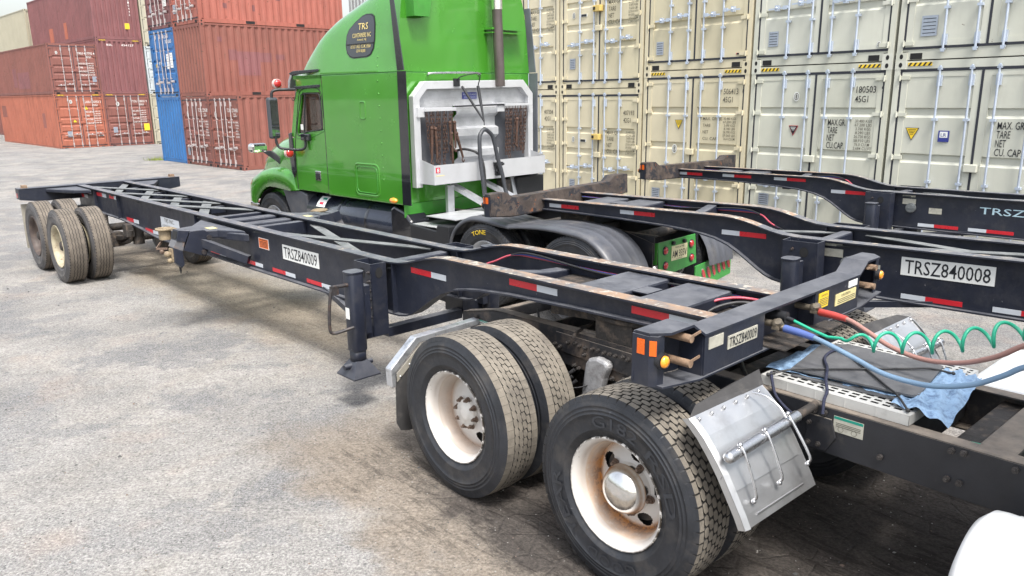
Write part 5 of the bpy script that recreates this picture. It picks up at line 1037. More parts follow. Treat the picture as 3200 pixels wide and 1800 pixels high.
MT['licence'] = mat('pale_yellow_licence_plate', (.66, .62, .38), .4, var=.08, vs=12)
MT['hosewrap'] = mat('spiral_wrapped_hose', (.035, .038, .045), .5, var=.3, vs=40)
# ---------------------------------------------------------------- green tractor (local x: forward, y: + is the near, driver's side; origin under the back wall of the sleeper)
GF = (-.549, 10.847, 2.37)
g_ = thing('semi_truck', 'bright green sleeper tractor with a chain rack on its back wall', 'truck', (GF[0], GF[1], 0), GF[2])
def ztop(x):
    P = [(0, 4.02), (.6, 3.90), (.975, 3.765), (1.423, 3.615), (1.814, 3.41), (2.137, 3.15), (2.323, 3.0), (2.442, 2.87), (2.50, 2.80)]
    for (a, b), (c, d) in zip(P, P[1:]):
        if a <= x <= c: return b+(d-b)*(x-a)/(c-a)
    return P[-1][1]
def ws(x): return 1.2 if x < 1.6 else 1.2-.16*((x-1.6)/.9)**2
ZS = 2.79
def rsurf(x, ph, n=6.5):
    zt = ztop(x); c, s = math.cos(ph), math.sin(ph); y = ws(x)*(1 if c > 0 else -1)*abs(c)**(2/n); z = ZS+(zt-ZS)*abs(s)**(2/n)
    y *= 1-.10*max(0, (z-ZS))/1.14; return (x, y, z)
xs = [0, .2, .42, .43, .7, 1.0, 1.25, 1.5, 1.7, 1.85, 2.0, 2.12, 2.22, 2.32, 2.40, 2.46, 2.50]; NP = 56
def phs(k):
    t = k/NP; return math.pi*t
m = MB(); vs = [rsurf(x, phs(k)) for x in xs for k in range(NP+1)]
m.add(vs, [(i*(NP+1)+k, i*(NP+1)+k+1, (i+1)*(NP+1)+k+1, (i+1)*(NP+1)+k) for i in range(len(xs)-1) for k in range(NP)], 0, True)
m.add([rsurf(0, phs(k)) for k in range(NP+1)], [tuple(range(NP+1))], 0); m.add([rsurf(2.5, phs(k)) for k in range(NP+1)], [tuple(range(NP+1))], 0)
roof = part('roof_fairing', m, 'green', g_)
for k in range(8): part('rivet', cached('rivg', lambda: MB().ball((0, 0, 0), .010, 4).mesh('rivet', ['green'])), None, roof, loc=(.425, 1.2*(1-.0)-.10*1.2*max(0, 2.86+.115*k-ZS)/1.14-.012*k*k/14, 2.86+.115*k))
# sleeper box
m = MB(); m.box(0, 1.745, -1.2, 1.2, 1.105, ZS); sb = part('sleeper_box', m, 'green', g_, bevel=.022)
part('seam_moulding', MB().prism([(.42, 2.805), (1.75, 2.815), (1.75, 2.80), (.42, 2.79)], 'y', 1.195, 1.206), 'green', sb)
part('roof_seam', MB().box(-.004, 1.75, -1.2035, 1.2035, 2.783, 2.7905), 'green_dk', sb)
for x in (.425,):
    for k in range(9): part('rivet', cached('rivg', None), None, sb, loc=(x-.003*k, 1.2, 2.68-.158*k))
for k in range(30): part('rivet', cached('rivs', lambda: MB().ball((0, 0, 0), .005, 3).mesh('rivet', ['green'])), None, sb, loc=(1.66-.052*k, 1.2, 1.145))
def frame_panel(x0, x1, z0, z1, r, w_, y, nm, mt='green'):
    def rr(x0, x1, z0, z1, r):
        out = []
        for cx, cz, a0 in ((x1-r, z1-r, 0), (x0+r, z1-r, 90), (x0+r, z0+r, 180), (x1-r, z0+r, 270)):
            out += [(cx+r*math.cos(R(a0+a)), cz+r*math.sin(R(a0+a))) for a in (0, 30, 60, 90)]
        return out
    a, b = rr(x0, x1, z0, z1, r), rr(x0+w_, x1-w_, z0+w_, z1-w_, max(.01, r-w_)); n = len(a); m = MB()
    vs = [(x, y+.0005, z) for x, z in a]+[(x, y+.011, z) for x, z in [((p[0]+q[0])/2, (p[1]+q[1])/2) for p, q in zip(a, b)]]+[(x, y+.0005, z) for x, z in b]
    m.add(vs, [(i, (i+1) % n, n+(i+1) % n, n+i) for i in range(n)]+[(n+i, n+(i+1) % n, 2*n+(i+1) % n, 2*n+i) for i in range(n)], 0, True)
    return part(nm, m, mt, sb)
frame_panel(.722, .860, 2.188, 2.43, .035, .022, 1.2, 'side_vent'); frame_panel(.485, 1.065, 1.165, 1.615, .09, .03, 1.2, 'luggage_door'); frame_panel(.535, 1.015, 1.21, 1.57, .07, .012, 1.2, 'luggage_door', 'green_dk')
part('marker_light', MB().lathe([(.075, .0), (.075, .012), (.06, .03), (.0005, .038)], (0, 0, 0), 24).xf(lambda p: (p.x, p.y, p.z*.5)), 'amber', sb, loc=(.21, 1.2, 1.155))
# upper side window with gold lettering
def ysurf(x, z, n=6.5):
    s = max(0, min(1, (z-ZS)/(ztop(x)-ZS)))**(n/2); c = math.sqrt(max(0, 1-s*s)); return ws(x)*c**(2/n)*(1-.10*max(0, z-ZS)/1.14)
wpts = [(.60, 3.50), (.72, 3.505), (.80, 3.49), (.95, 3.42), (1.07, 3.34), (1.11, 3.27), (1.12, 3.15), (1.09, 3.06), (1.03, 3.01), (.95, 2.99), (.66, 2.995), (.58, 3.02), (.525, 3.09), (.505, 3.20), (.51, 3.38), (.54, 3.47)]
def winmesh(sc_, dy, mt, nm, par):
    cx, cz = .81, 3.24; m = MB(); rings = 6; n = len(wpts); vs = [(cx, ysurf(cx, cz)+dy, cz)]
    for r in range(1, rings+1):
        for x, z in wpts: xx, zz = cx+(x-cx)*r/rings*sc_, cz+(z-cz)*r/rings*sc_; vs.append((xx, ysurf(xx, zz)+dy, zz))
    fs = [(0, 1+i, 1+(i+1) % n) for i in range(n)] + [(1+(r-1)*n+i, 1+(r-1)*n+(i+1) % n, 1+r*n+(i+1) % n, 1+r*n+i) for r in range(1, rings) for i in range(n)]
    return part(nm, m.add(vs, fs, 0, True), mt, par)
winmesh(1.06, .004, 'black_trim', 'window_seal', roof); wn = winmesh(1., .008, 'black_gloss', 'sleeper_window', roof)
m = MB()
for t, x, z, w_, h_ in (('TRS', .86, 3.33, .22, .082), ('CONTAINERS INC', .98, 3.235, .41, .055), ('Avenel, NJ', .87, 3.185, .20, .035), ('US DOT 134222  ICC MC 509264', 1.01, 3.10, .44, .045), ('GVW 80,000', .88, 3.04, .20, .045)):
    vs, fs = glyph(t); P = []
    for a, b in vs: xx, zz = x-a*w_, z+b*h_; P.append((xx, ysurf(xx, zz)+.013, zz))
    m.add(P, fs)
part('window_lettering', m, 'gold_ink', wn)
m = MB(); m.box(.52, 1.11, 0, .012, 3.148, 3.16); m.xf(lambda p: (p.x, p.y+ysurf(p.x, 3.15)+.006, p.z)); part('window_bar', m, 'black_trim', wn)
# black rubber side extenders at the back corners
for sg in (1, -1):
    lo = MB().box(-.16, .004, sg*1.2065-.0065, sg*1.2065+.0065, 1.118, 2.785); part('side_extender', lo, 'ext_grey' if sg < 0 else 'black_gloss', g_)
    part('side_extender', MB().prism([(.0, 2.795), (-.13, 2.795), (-.02 if sg < 0 else .02, 3.68), (.09, 3.68)], 'y', sg*1.205-.007, sg*1.205+.007), 'ext_grey' if sg < 0 else 'black_gloss', g_)
# cab with door opening, glass and interior
def side_wall(sg):
    y0 = sg*1.185; S = lambda pts: [(x, z) for x, z in pts]; m = MB(); a, b = sorted((y0, y0-sg*.05))
    m.prism([(1.75, 1.125), (1.75, 2.03), (1.93, 2.02), (2.56, 1.955), (2.60, 1.90), (2.60, 1.125)], 'y', a, b)
    m.prism([(1.75, 2.03), (1.75, 2.79), (1.825, 2.79), (1.825, 2.51), (1.805, 2.49), (1.79, 2.10), (1.80, 2.03)], 'y', a, b)
    m.prism([(1.80, 2.55), (1.80, 2.79), (2.44, 2.79), (2.42, 2.55)], 'y', a, b)
    m.prism([(2.30, 2.55), (2.42, 2.62), (2.50, 2.50), (2.68, 1.93), (2.60, 1.90), (2.50, 1.96)], 'y', a, b)
    m.prism([(2.60, 1.90), (2.72, 1.90), (2.78, 1.60), (2.66, 1.14), (2.60, 1.125)], 'y', a, b)
    return m
for sg in (1, -1):
    d = part('cab_side', side_wall(sg), 'green', g_, bevel=.008); yo = sg*1.186
    part('door_seam', MB().box(1.745, 1.757, sg*1.186-.003, sg*1.186+.003, 1.13, 2.78), 'hole', d); part('door_seam', MB().tube(smooth_path([(2.58, yo, 1.14), (2.60, yo, 1.4), (2.59, yo, 1.72), (2.54, yo, 1.95), (2.40, yo, 2.45), (2.32, yo, 2.58), (2.1, yo, 2.615), (1.86, yo, 2.60), (1.78, yo, 2.5), (1.765, yo, 2.2)], 5), .006, 5), 'hole', d)
    part('door_crease', MB().tube(smooth_path([(1.77, yo, 2.02), (2.0, yo, 1.95), (2.3, yo, 1.90), (2.5, yo, 1.905)], 5), .005, 5), 'green_dk', d)
    part('window_trim', MB().tube(smooth_path([(1.82, yo, 2.05), (1.81, yo, 2.3), (1.83, yo, 2.49), (1.9, yo, 2.535), (2.28, yo, 2.53), (2.34, yo, 2.45), (2.50, yo, 1.965), (2.2, yo, 2.0), (1.86, yo, 2.03), (1.82, yo, 2.05)], 4), .008, 5), 'black_trim', d)
    part('window_bar', MB().beam((2.21, yo, 2.53), (2.30, yo, 1.99), .014, .020), 'black_trim', d)
    part('side_window', MB().prism([(1.80, 2.03), (1.80, 2.50), (1.86, 2.55), (2.32, 2.55), (2.53, 1.955)], 'y', sg*1.155, sg*1.160), 'glass', d)
    part('door_handle', MB().box(1.93, 2.07, sg*1.186-.006, sg*1.186+.012, 1.30, 1.44).box(1.96, 2.04, sg*1.20-.006, sg*1.20+.010, 1.33, 1.41, 1), ['chrome', 'black_trim'], d, bevel=.012)
    if sg > 0: part('sticker', MB().box(2.36, 2.43, 1.161, 1.1625, 2.02, 2.10), 'sign', d); part('sticker', MB().box(2.40, 2.45, 1.161, 1.1625, 2.26, 2.30), 'tapewhite', d)
    part('sun_visor', MB().prism([(2.50, 2.60), (2.52, 2.64), (1.80, 2.66), (1.80, 2.62)], 'y', sg*1.14, sg*1.20).prism([(2.58, 2.83), (2.46, 2.86), (1.80, 2.868), (1.80, 2.835), (2.52, 2.80)], 'y', sg*1.14, sg*1.21), 'visor', g_, bevel=.006)
    part('cab_seat', MB().box(1.85, 2.3, sg*.75-.28, sg*.75+.28, 1.45, 1.60).box(1.80, 1.90, sg*.75-.22, sg*.75+.22, 1.55, 2.05), 'seat', g_, bevel=.05)
part('visor_bar', MB().prism([(2.58, 2.83), (2.66, 2.72), (2.68, 2.60), (2.64, 2.60), (2.60, 2.72), (2.54, 2.80)], 'y', -1.18, 1.18), 'alu', g_, bevel=.005)
part('sun_visor', MB().prism([(2.50, 2.63), (2.50, 2.80), (2.47, 2.80), (2.47, 2.63)], 'y', -1.15, 1.15), 'green', g_)
part('cab_floor', MB().box(1.75, 2.62, -1.13, 1.13, 1.13, 1.40).box(2.40, 2.66, -1.10, 1.10, 1.40, 1.98), 'seat', g_)
part('steering_wheel', MB().lathe([(.20+.013*math.cos(t), .013*math.sin(t)) for t in [2*math.pi*k/8 for k in range(9)]], (0, 0, 0), 28, 0, 'x').beam((0, 0, -.19), (0, 0, .19), .02, .03, up=(1, 0, 0)).beam((0, 0, 0), (.2, 0, -.12), .05, .05), 'steerg', g_, loc=(2.13, .62, 2.03), rot=(0, R(28), 0))
part('windshield', MB().prism([(2.74, 1.92), (2.76, 1.92), (2.52, 2.62), (2.50, 2.62)], 'y', -1.08, 1.08), 'glass', g_)
part('cab_roof', MB().box(1.74, 2.50, -1.185, 1.185, 2.74, 2.79), 'green', g_)
# hood, cowl, fenders
def loft(secs, mt, nm, par, bev=0):
    m = MB(); n = len(secs[0]); vs = [p for s_ in secs for p in s_]
    m.add(vs, [(i*n+k, i*n+k+1, (i+1)*n+k+1, (i+1)*n+k) for i in range(len(secs)-1) for k in range(n-1)], 0, True); m.add(secs[0], [tuple(range(n))]); m.add(secs[-1], [tuple(range(n))]); return part(nm, m, mt, par)
def hsec(x, w_, z0, z1, n=5.5):
    return [(x, w_*(1 if math.cos(p) > 0 else -1)*abs(math.cos(p))**(2/n), z0+(z1-z0)*abs(math.sin(p))**(2/n)) for p in [math.pi*k/32 for k in range(33)]]
hood = loft([hsec(2.66, 1.13, 1.05, 2.02), hsec(2.9, 1.11, 1.0, 2.0), hsec(3.42, 1.04, .95, 1.92), hsec(3.80, .98, .95, 1.80), hsec(4.05, .93, .9, 1.67), hsec(4.22, .88, .85, 1.46), hsec(4.33, .82, .8, 1.16), hsec(4.36, .78, .7, .9)], 'green', 'hood', g_)
part('grille', MB().box(4.34, 4.375, -.45, .45, .75, 1.15), 'chrome', g_)
for sg in (1, -1):
    outer = [(2.54, 1.12), (2.60, 1.22), (2.70, 1.30), (2.85, 1.375), (3.05, 1.415), (3.30, 1.42), (3.52, 1.405), (3.75, 1.36), (3.95, 1.28), (4.08, 1.22), (4.17, 1.12), (4.19, .98), (4.17, .84)]
    inner = [(2.88, 1.085), (2.90, 1.09), (2.95, 1.095), (3.03, 1.10), (3.13, 1.105), (3.28, 1.115), (3.45, 1.115), (3.60, 1.09), (3.73, 1.03), (3.83, .96), (3.90, .90), (3.94, .86), (3.97, .80)]
    secs = []
    for (a, b), (c, d) in zip(outer, inner):
        a2, b2 = a+(c-a)*.12, b+(d-b)*.12
        secs.append([(a-(a-3.4)*.05, sg*.70, b), (a, sg*1.02, b), (a+(c-a)*.03, sg*1.10, b-(b-d)*.02), (a2, sg*1.165, b2), (a+(c-a)*.35, sg*1.19, b+(d-b)*.35), (c, sg*1.195, d), (c, sg*1.14, d)])
    m = MB(); n = 7; m.add([p for s_ in secs for p in s_], [(i*n+k, i*n+k+1, (i+1)*n+k+1, (i+1)*n+k) for i in range(len(secs)-1) for k in range(n-1)], 0, True)
    part('front_fender', m, 'green', g_); part('wheel_well', MB().lathe([(.60, 0), (.02, 0)], (3.46, sg*.72, .52), 32), 'hole', g_)
    wheel(g_, (3.46, sg*1.03, .505), sg < 0, WM_g, TM_truck, 'oil')
    part('fender_liner', MB().sheet([(2.70, .6), (2.80, 1.02), (3.1, 1.095), (3.46, 1.105), (3.75, 1.0), (3.93, .80)], 'y', sg*.72, sg*1.15), 'hole', g_)
    part('battery_cover', MB().prism([(3.10, 1.085), (2.56, 1.10), (2.40, 1.06), (2.44, .55), (2.80, .55), (2.92, .75)], 'y', sg*.72, sg*1.165), 'black_pl', g_, bevel=.02)
    part('bumper_end', MB().box(4.0, 4.30, sg*.9-.22, sg*.9+.22, .66, .80), 'chrome', g_, bevel=.03)
    part('hood_intake', MB().prism([(2.60, 1.60), (2.64, 1.98), (2.72, 1.96), (2.73, 1.60), (2.70, 1.38), (2.64, 1.30), (2.60, 1.40)], 'y', sg*1.187, sg*1.212), 'black_gloss', g_, bevel=.01)
    # main mirror on its looped bracket
    mr_ = part('mirror_arm', MB().tube(smooth_path([(2.44, sg*1.19, 2.60), (2.55, sg*1.30, 2.60), (2.60, sg*1.42, 2.595), (2.62, sg*1.48, 2.56), (2.62, sg*1.49, 2.45)], 4), .022, 8), 'black_trim', g_)
    part('mirror_arm', MB().tube(smooth_path([(2.60, sg*1.49, 1.93), (2.59, sg*1.48, 1.82), (2.55, sg*1.44, 1.76), (2.42, sg*1.34, 1.74), (2.30, sg*1.26, 1.74), (2.25, sg*1.22, 1.78), (2.25, sg*1.21, 1.90)], 4), .020, 8), 'black_trim', g_)
    part('mirror_bracket', MB().box(2.11, 2.33, sg*1.215-.025, sg*1.215+.03, 1.87, 1.97), 'black_gloss', mr_, bevel=.015)
    part('mirror_housing', MB().box(2.585, 2.68, sg*1.49-.085, sg*1.49+.075, 1.90, 2.49), 'mirror_shell', mr_, bevel=.03)
    part('mirror_glass', MB().box(2.578, 2.584, sg*1.49-.065, sg*1.49+.055, 2.10, 2.45).box(2.578, 2.584, sg*1.49-.065, sg*1.49+.055, 1.94, 2.08), 'mirrorglass', mr_)
    if sg > 0:
        for x, y, z in ((2.66, 1.35, 2.685), (2.60, 1.28, 1.675)): part('warning_light', MB().cyl((x+.05, y, z), (x, y, z), .068, 24).lathe([(.060, x-.001), (.055, x-.02), (.03, x-.03), (.0005, x-.033)], (0, y, z), 24, 1, 'x'), ['lightshell', 'redlens'], mr_)
        part('antenna_cable', MB().tube(smooth_path([(2.42, 1.21, 2.60), (2.40, 1.23, 2.50), (2.44, 1.24, 2.44), (2.52, 1.24, 2.49)], 5), .006, 6), 'blackhose', mr_)
    ha = part('hood_mirror_arm', MB().prism([(3.60, 1.675), (3.55, 1.65), (3.38, 1.52), (3.24, 1.36), (3.26, 1.50), (3.42, 1.67)], 'y', sg*1.17, sg*1.20).xf(lambda p: (p.x, p.y-sg*max(0, (3.5-p.x))*.85, p.z)), 'black_trim', g_, bevel=.006)
    part('hood_mirror', MB().box(3.56, 3.72, sg*1.24-.14, sg*1.24+.14, 1.645, 1.79), 'chrome', ha, bevel=.045)
# tanks, steps, side skirts
for sg in (1, -1):
    m = MB(); m.lathe([(.0005, 2.43), (.26, 2.42), (.30, 2.39), (.30, .30), (.28, .27), (.0005, .26)], (0, sg*.90, .78), 40, 0, 'x'); tk = part('fuel_tank', m, 'tank_blk', g_)
    for x in (1.55, .85): part('tank_strap', MB().lathe([(.303, x), (.307, x+.01), (.307, x+.05), (.303, x+.06)], (0, sg*.90, .78), 40, 0, 'x'), 'black_gloss', tk)
    if sg > 0:
        f_ = lambda a: (.90+.309*math.cos(a), .78+.309*math.sin(a)); m = MB(); a_ = [R(25+9*k) for k in range(5)]
        m.sheet([f_(a) for a in a_], 'x', 1.92, 2.14); m.xf(lambda p: p); st = part('sticker', m, 'sign', tk); m = MB(); m.sheet([(.90+.311*math.cos(a), .78+.311*math.sin(a)) for a in (R(48), R(55))], 'x', 1.96, 2.06, 0); m.sheet([(.90+.311*math.cos(a), .78+.311*math.sin(a)) for a in (R(32), R(39))], 'x', 1.98, 2.08, 1); part('sticker', m, ['greenlab', 'redlab'], tk)
        part('tank_cap', MB().cyl((2.2, .90, 1.06), (2.2, .92, 1.10), .05, 16), 'alu', tk)
    part('corner_fairing', MB().prism([(.32, .60), (.32, 1.03), (.24, 1.08), (.02, 1.02), (-.12, .90), (-.14, .60)], 'y', sg*.86, sg*1.19), 'black_gloss', g_, bevel=.03)
    bx = part('side_box', MB().prism([(-.10, .55), (-.10, .88), (-.62, .84), (-.64, .92), (-.86, .92), (-.86, .70), (-.80, .55)], 'y', sg*.62, sg*1.20), 'black_trim', g_, bevel=.012)
    part('tread_step', MB().box(-.60, -.12, sg*1.07-.10, sg*1.07+.10, .872, .88), 'diamond', bx)
part('deck_plate', MB().box(-.88, -.32, -.55, 1.10, .985, .995), 'diamond', g_)
part('deck_plate', MB().box(-1.0, -.88, -.60, .60, .99, 1.0), 'diamond', g_)
# frame, tail, fifth wheel
for sg in (1, -1):
    m = MB(); m.box(-3.34, 4.2, sg*.43-.006, sg*.43+.006, .72, .975).box(-3.34, 4.2, min(sg*.43, sg*.35), max(sg*.43, sg*.35), .975, .985); m.prism([(-3.34, .91), (-2.9, 1.02), (-2.5, 1.03), (-2.0, .98), (-2.0, .72), (-3.34, .60)], 'y', sg*.45, sg*.462); rl = part('frame_rail', m, 'frame_dark', g_)
    for x, z in ((-3.1, .86), (-3.0, .80), (-2.85, .90), (-2.8, .78), (-2.7, .92)): part('bolt', cached('bolt2', None), None, rl, loc=(x, sg*.462, z), rot=(0, 0, 0 if sg > 0 else math.pi))
part('tail_crossmember', MB().cyl((-3.05, -.42, .93), (-3.05, .42, .93), .055, 14), 'under', g_)
m = MB(); m.lathe([(.0005, 1.150), (.44, 1.150), (.46, 1.14), (.46, 1.115), (.05, 1.11)], (-2.2, 0, 0), 36, 0, 'z'); m.box(-2.4, -2.0, .28, .42, .98, 1.12).box(-2.4, -2.0, -.42, -.28, .98, 1.12); part('fifth_wheel', m, 'under', g_)
for x in (-.6, -1.5, -2.2): part('crossmember', MB().box(x-.06, x+.06, -.42, .42, .76, .93), 'under', g_)
XB = -3.353
m = MB(); m.prism([(.39, .905), (-.37, .908), (-.42, .56), (.35, .50)], 'x', XB-.006, XB+.006); tb = part('tail_board', m, 'green_dk2', g_, bevel=.003)
part('tail_board_side', MB().prism([(XB, .905), (XB+.10, .88), (XB+.10, .66), (XB, .66)], 'y', .39, .396), 'green_dk', tb)
m = MB(); m.box(XB-.010, XB-.006, -.200, .122, .665, .830); m.text('AM 335V', (XB-.012, .108, .695), (0, -1, 0), (0, 0, 1), .295, .080, 1); m.text('New Jersey', (XB-.012, .05, .795), (0, -1, 0), (0, 0, 1), .18, .025, 1); m.text('APPORTIONED', (XB-.012, .03, .672), (0, -1, 0), (0, 0, 1), .13, .012, 1); m.box(XB-.012, XB-.010, -.05, -.035, .73, .745, 1); part('licence_plate', m, ['licence', 'ink'], tb, label='pale yellow New Jersey licence plate reading AM 335V')
def lamp(y, z, r, par, mt='redlens'): part('tail_light', MB().lathe([(r*1.25, -.006), (r*1.2, -.016), (r, -.016)], (XB, y, z), 24, 1, 'x').lathe([(r, -.016), (r*.9, -.026), (r*.5, -.032), (.0005, -.034)], (XB, y, z), 24, 0, 'x'), [mt, 'black_trim'], par)
for y, z in ((.247, .800), (-.284, .805), (-.300, .640), (.235, .63)): lamp(y, z, .040, tb)
for y, z in ((.107, .868), (-.12, .862)): part('plate_light', MB().cyl((XB-.006, y, z), (XB-.035, y, z), .022, 12), 'black_trim', tb)
m = MB(); m.prism([(-.41, .515), (-1.245, .575), (-1.245, .29), (-.41, .20)], 'x', XB-.004, XB+.014); m2 = MB().prism([(.41, .515), (1.245, .575), (1.245, .29), (.41, .20)], 'x', XB-.004, XB+.014)
for sg, mm in ((-1, m), (1, m2)):
    bp = part('light_bar', mm, 'green_dk2', g_, bevel=.004)
    for k in range(6):
        y = sg*(1.165-.115*k); z = .445-.012*k
        e = [(.032*math.cos(t)*1.0, .075*math.sin(t)) for t in [2*math.pi*q/20 for q in range(20)]]; rot = lambda a, b: (y+(a*math.cos(.35)-b*math.sin(.35)*(1 if sg < 0 else -1)*-1), z+a*math.sin(.35)*(-1 if sg < 0 else 1)*0+b*math.cos(.35))
        m = MB(); m.prism([rot(a*1.25, b*1.12) for a, b in e], 'x', XB-.010, XB-.004, 1); m.prism([rot(a, b) for a, b in e], 'x', XB-.016, XB-.010, 0); part('tail_light', m, ['redlens', 'alu'], bp)
# rear wheels and plastic fenders
for ax in (-1.48, -2.80):
    part('axle', MB().cyl((ax, -.9, .52), (ax, .9, .52), .075, 14).ball((ax, 0, .52), .2, 8), 'under', g_)
    for sg in (1, -1):
        w_ = wheel(g_, (ax, sg*1.06, .52), sg < 0, WM_g, TM_truck); wheel(g_, (ax, sg*.73, .52), sg > 0, WM_g, TM_truck)
        if ax > -2 and sg > 0: m = MB(); m.polar_text('TONE', .375, .055, R(78), R(34), .1415, 0); part('tyre_lettering', m, 'yellow', w_)
for sg in (1, -1):
    pf = [(-.83, .70), (-.86, .80), (-.92, .90), (-1.0, .975), (-1.12, 1.045), (-1.27, 1.085), (-1.48, 1.09), (-1.70, 1.065), (-1.92, 1.045)]
    pr2 = [(-1.92, 1.045), (-2.2, 1.075), (-2.45, 1.09), (-2.70, 1.085), (-2.95, 1.06), (-3.12, .99), (-3.26, .88), (-3.36, .74), (-3.41, .60), (-3.43, .50)]
    for pts in (pf, pr2):
        sm = [tuple(v) for v in smooth_path([(x, 0, z) for x, z in pts], 3)]; m = MB()
        rows = [(.60, 0), (.70, .0), (.715, .007), (.73, 0), (.83, 0), (.845, .007), (.86, 0), (.96, 0), (.975, .007), (.99, 0), (1.09, 0), (1.13, .004), (1.17, -.004), (1.195, -.022), (1.20, -.055), (1.17, -.055)]
        n = len(sm); cx, cz = -2.13, .2
        vs = []
        for y, dn in rows:
            for x, _, z in sm:
                d = Vector((x-(-1.48 if x > -1.92 else -2.85), 0, z-.52)).normalized(); vs.append((x+d.x*dn, sg*y, z+d.z*dn))
        m.add(vs, [(r*n+i, r*n+i+1, (r+1)*n+i+1, (r+1)*n+i) for r in range(len(rows)-1) for i in range(n-1)], 0, True); part('rear_fender', m, 'black_pl', g_)
    part('fender_bracket', MB().cyl((-3.10, sg*.44, .82), (-3.10, sg*.72, .80), .022, 10).box(-3.13, -3.07, sg*.5-.04, sg*.5+.04, .77, .87), 'under', g_)
# exhaust stack, brackets and air horn bracket at the back
part('exhaust_stack', MB().cyl((-.16, -.44, 2.60), (-.16, -.40, 3.60), .068, 24).cyl((-.16, -.40, 3.60), (-.16, -.385, 4.4), .075, 24, 1), ['exhaust', 'chrome'], g_)
part('stack_bracket', MB().box(-.16, 0, -.95, -.30, 3.345, 3.375).box(-.16, 0, -.95, -.30, 3.30, 3.315), 'green', g_)
part('roof_bracket', MB().prism([(1.05, 3.95), (1.03, 3.44), (.79, 3.44), (.68, 3.95)], 'x', -.16, -.15).prism([(1.05, 3.95), (1.03, 3.44), (1.02, 3.44), (1.04, 3.95)], 'x', -.15, 0).prism([(.79, 3.44), (.68, 3.95), (.69, 3.95), (.80, 3.44)], 'x', -.15, 0), 'green_dk', g_)
part('grab_rail', MB().tube(smooth_path([(0, .72, 2.75), (-.05, .72, 2.765), (-.06, .4, 2.775), (-.06, 0, 2.78), (-.05, -.17, 2.77), (0, -.17, 2.76)], 4), .014, 8), 'chrome_pipe', g_)
part('rear_skirt', MB().box(-.02, .0, -1.2, 1.2, .95, 1.12), 'green_dk', g_)
part('air_can', MB().cyl((-.22, -.42, 1.05), (-.22, -.42, 1.33), .10, 20), 'under', g_); part('toolbox', MB().box(-.30, -.02, -1.18, -.62, 1.02, 1.34), 'black_trim', g_, bevel=.01)
# aluminium headache rack with tray and hung chains
rk = part('chain_rack', MB().prism([(1.08, 1.33), (1.08, 2.48), (.89, 2.665), (-.94, 2.692), (-1.14, 2.505), (-1.14, 1.36), (-1.04, 1.36), (-1.04, 2.455), (-.90, 2.59), (.85, 2.565), (.975, 2.44), (.975, 1.33)], 'x', -.13, -.04), 'alu_flat', g_, bevel=.006)
pf = [(-.035, 2.58), (-.035, 2.36)]
prof = [(2.585, -.045), (2.36, -.045), (2.33, -.12), (2.245, -.12), (2.195, -.05), (2.08, -.05), (2.05, -.12), (1.955, -.12), (1.900, -.05), (1.79, -.05), (1.765, -.12), (1.675, -.12), (1.63, -.05), (1.40, -.05)]
m = MB(); m.add([(x, .35, z) for z, x in prof]+[(x, -.43, z) for z, x in prof], [(i, i+1, len(prof)+i+1, len(prof)+i) for i in range(len(prof)-1)])
m.add([(-.045, .98, 2.59), (-.045, .35, 2.59), (-.045, .35, 2.30), (-.045, .98, 2.30)], [(0, 1, 2, 3)]); m.add([(-.045, -1.05, 2.59), (-.045, -.43, 2.59), (-.045, -.43, 2.30), (-.045, -1.05, 2.30)], [(0, 1, 2, 3)]); part('diamond_panel', m, 'diamond', rk)
part('backing_panel', MB().box(-.042, -.036, .35, .98, 1.36, 2.31), 'black_pl', rk); part('backing_panel', MB().box(-.042, -.036, -1.05, -.43, 1.36, 2.31), 'black_pl', rk)
part('chain_bar', MB().box(-.20, -.14, .42, .95, 2.29, 2.335).box(-.16, -.045, .93, 1.04, 2.22, 2.34).cyl((-.17, .42, 2.345), (-.17, -.98, 2.362), .012, 8, 1).box(-.20, -.14, -1.04, -.50, 2.335, 2.368).box(-.16, -.045, -.52, -.38, 2.26, 2.38, 0), ['alu_flat', 'black_trim'], rk, bevel=.003)
yl, yr = 1.02, -1.02
m = MB(); z0, z1 = 1.385, 1.63; xf = -.42
m.box(xf-.004, xf, yr-.05, yl, z0, z1); m.box(xf, -.04, yr-.05, yl, z0-.004, z0); m.prism([(xf, z0), (xf, z1), (-.13, 1.70), (-.13, z0)], 'y', yl, yl+.004); m.prism([(xf, z0), (xf, z1), (-.13, 1.70), (-.13, z0)], 'y', yr-.054, yr-.05); m.box(-.14, -.13, yr, yl, z0, 1.45); part('chain_tray', m, 'alu_flat', rk)
m = MB(); m.box(xf-.006, xf-.004, .93, 1.0, 1.53, 1.60); m.text('8', (xf-.008, .985, 1.54), (0, -1, 0), (0, 0, 1), .04, .05, 1); part('sticker', m, ['redlab', 'sign'], rk)
part('sticker', MB().box(xf-.006, xf-.004, .86, 1.0, 1.49, 1.50), 'paleyellow', rk)
m = MB(); m.box(-.052, -.048, -.09, .175, 2.44, 2.525); m.text('ROAD GUARD', (-.0545, .16, 2.485), (0, -1, 0), (0, 0, 1), .235, .025, 1); m.box(-.054, -.052, -.07, .15, 2.465, 2.468, 1); m.box(-.054, -.052, -.07, .15, 2.452, 2.455, 1); part('sticker', m, ['warnblue', 'tapewhite'], rk)
for a, b, w_ in (((-.30, .67, 1.345), (-.30, .67, .99), .11), ((-.20, .55, 1.34), (-.75, .22, .99), .10), ((-.20, -.02, 1.34), (-.75, -.42, .99), .08), ((-.20, -.60, 1.34), (-.30, -.60, .99), .10)): part('rack_leg', MB().beam(a, b, .05, w_, up=(0, 1, 0)), 'alu', rk)
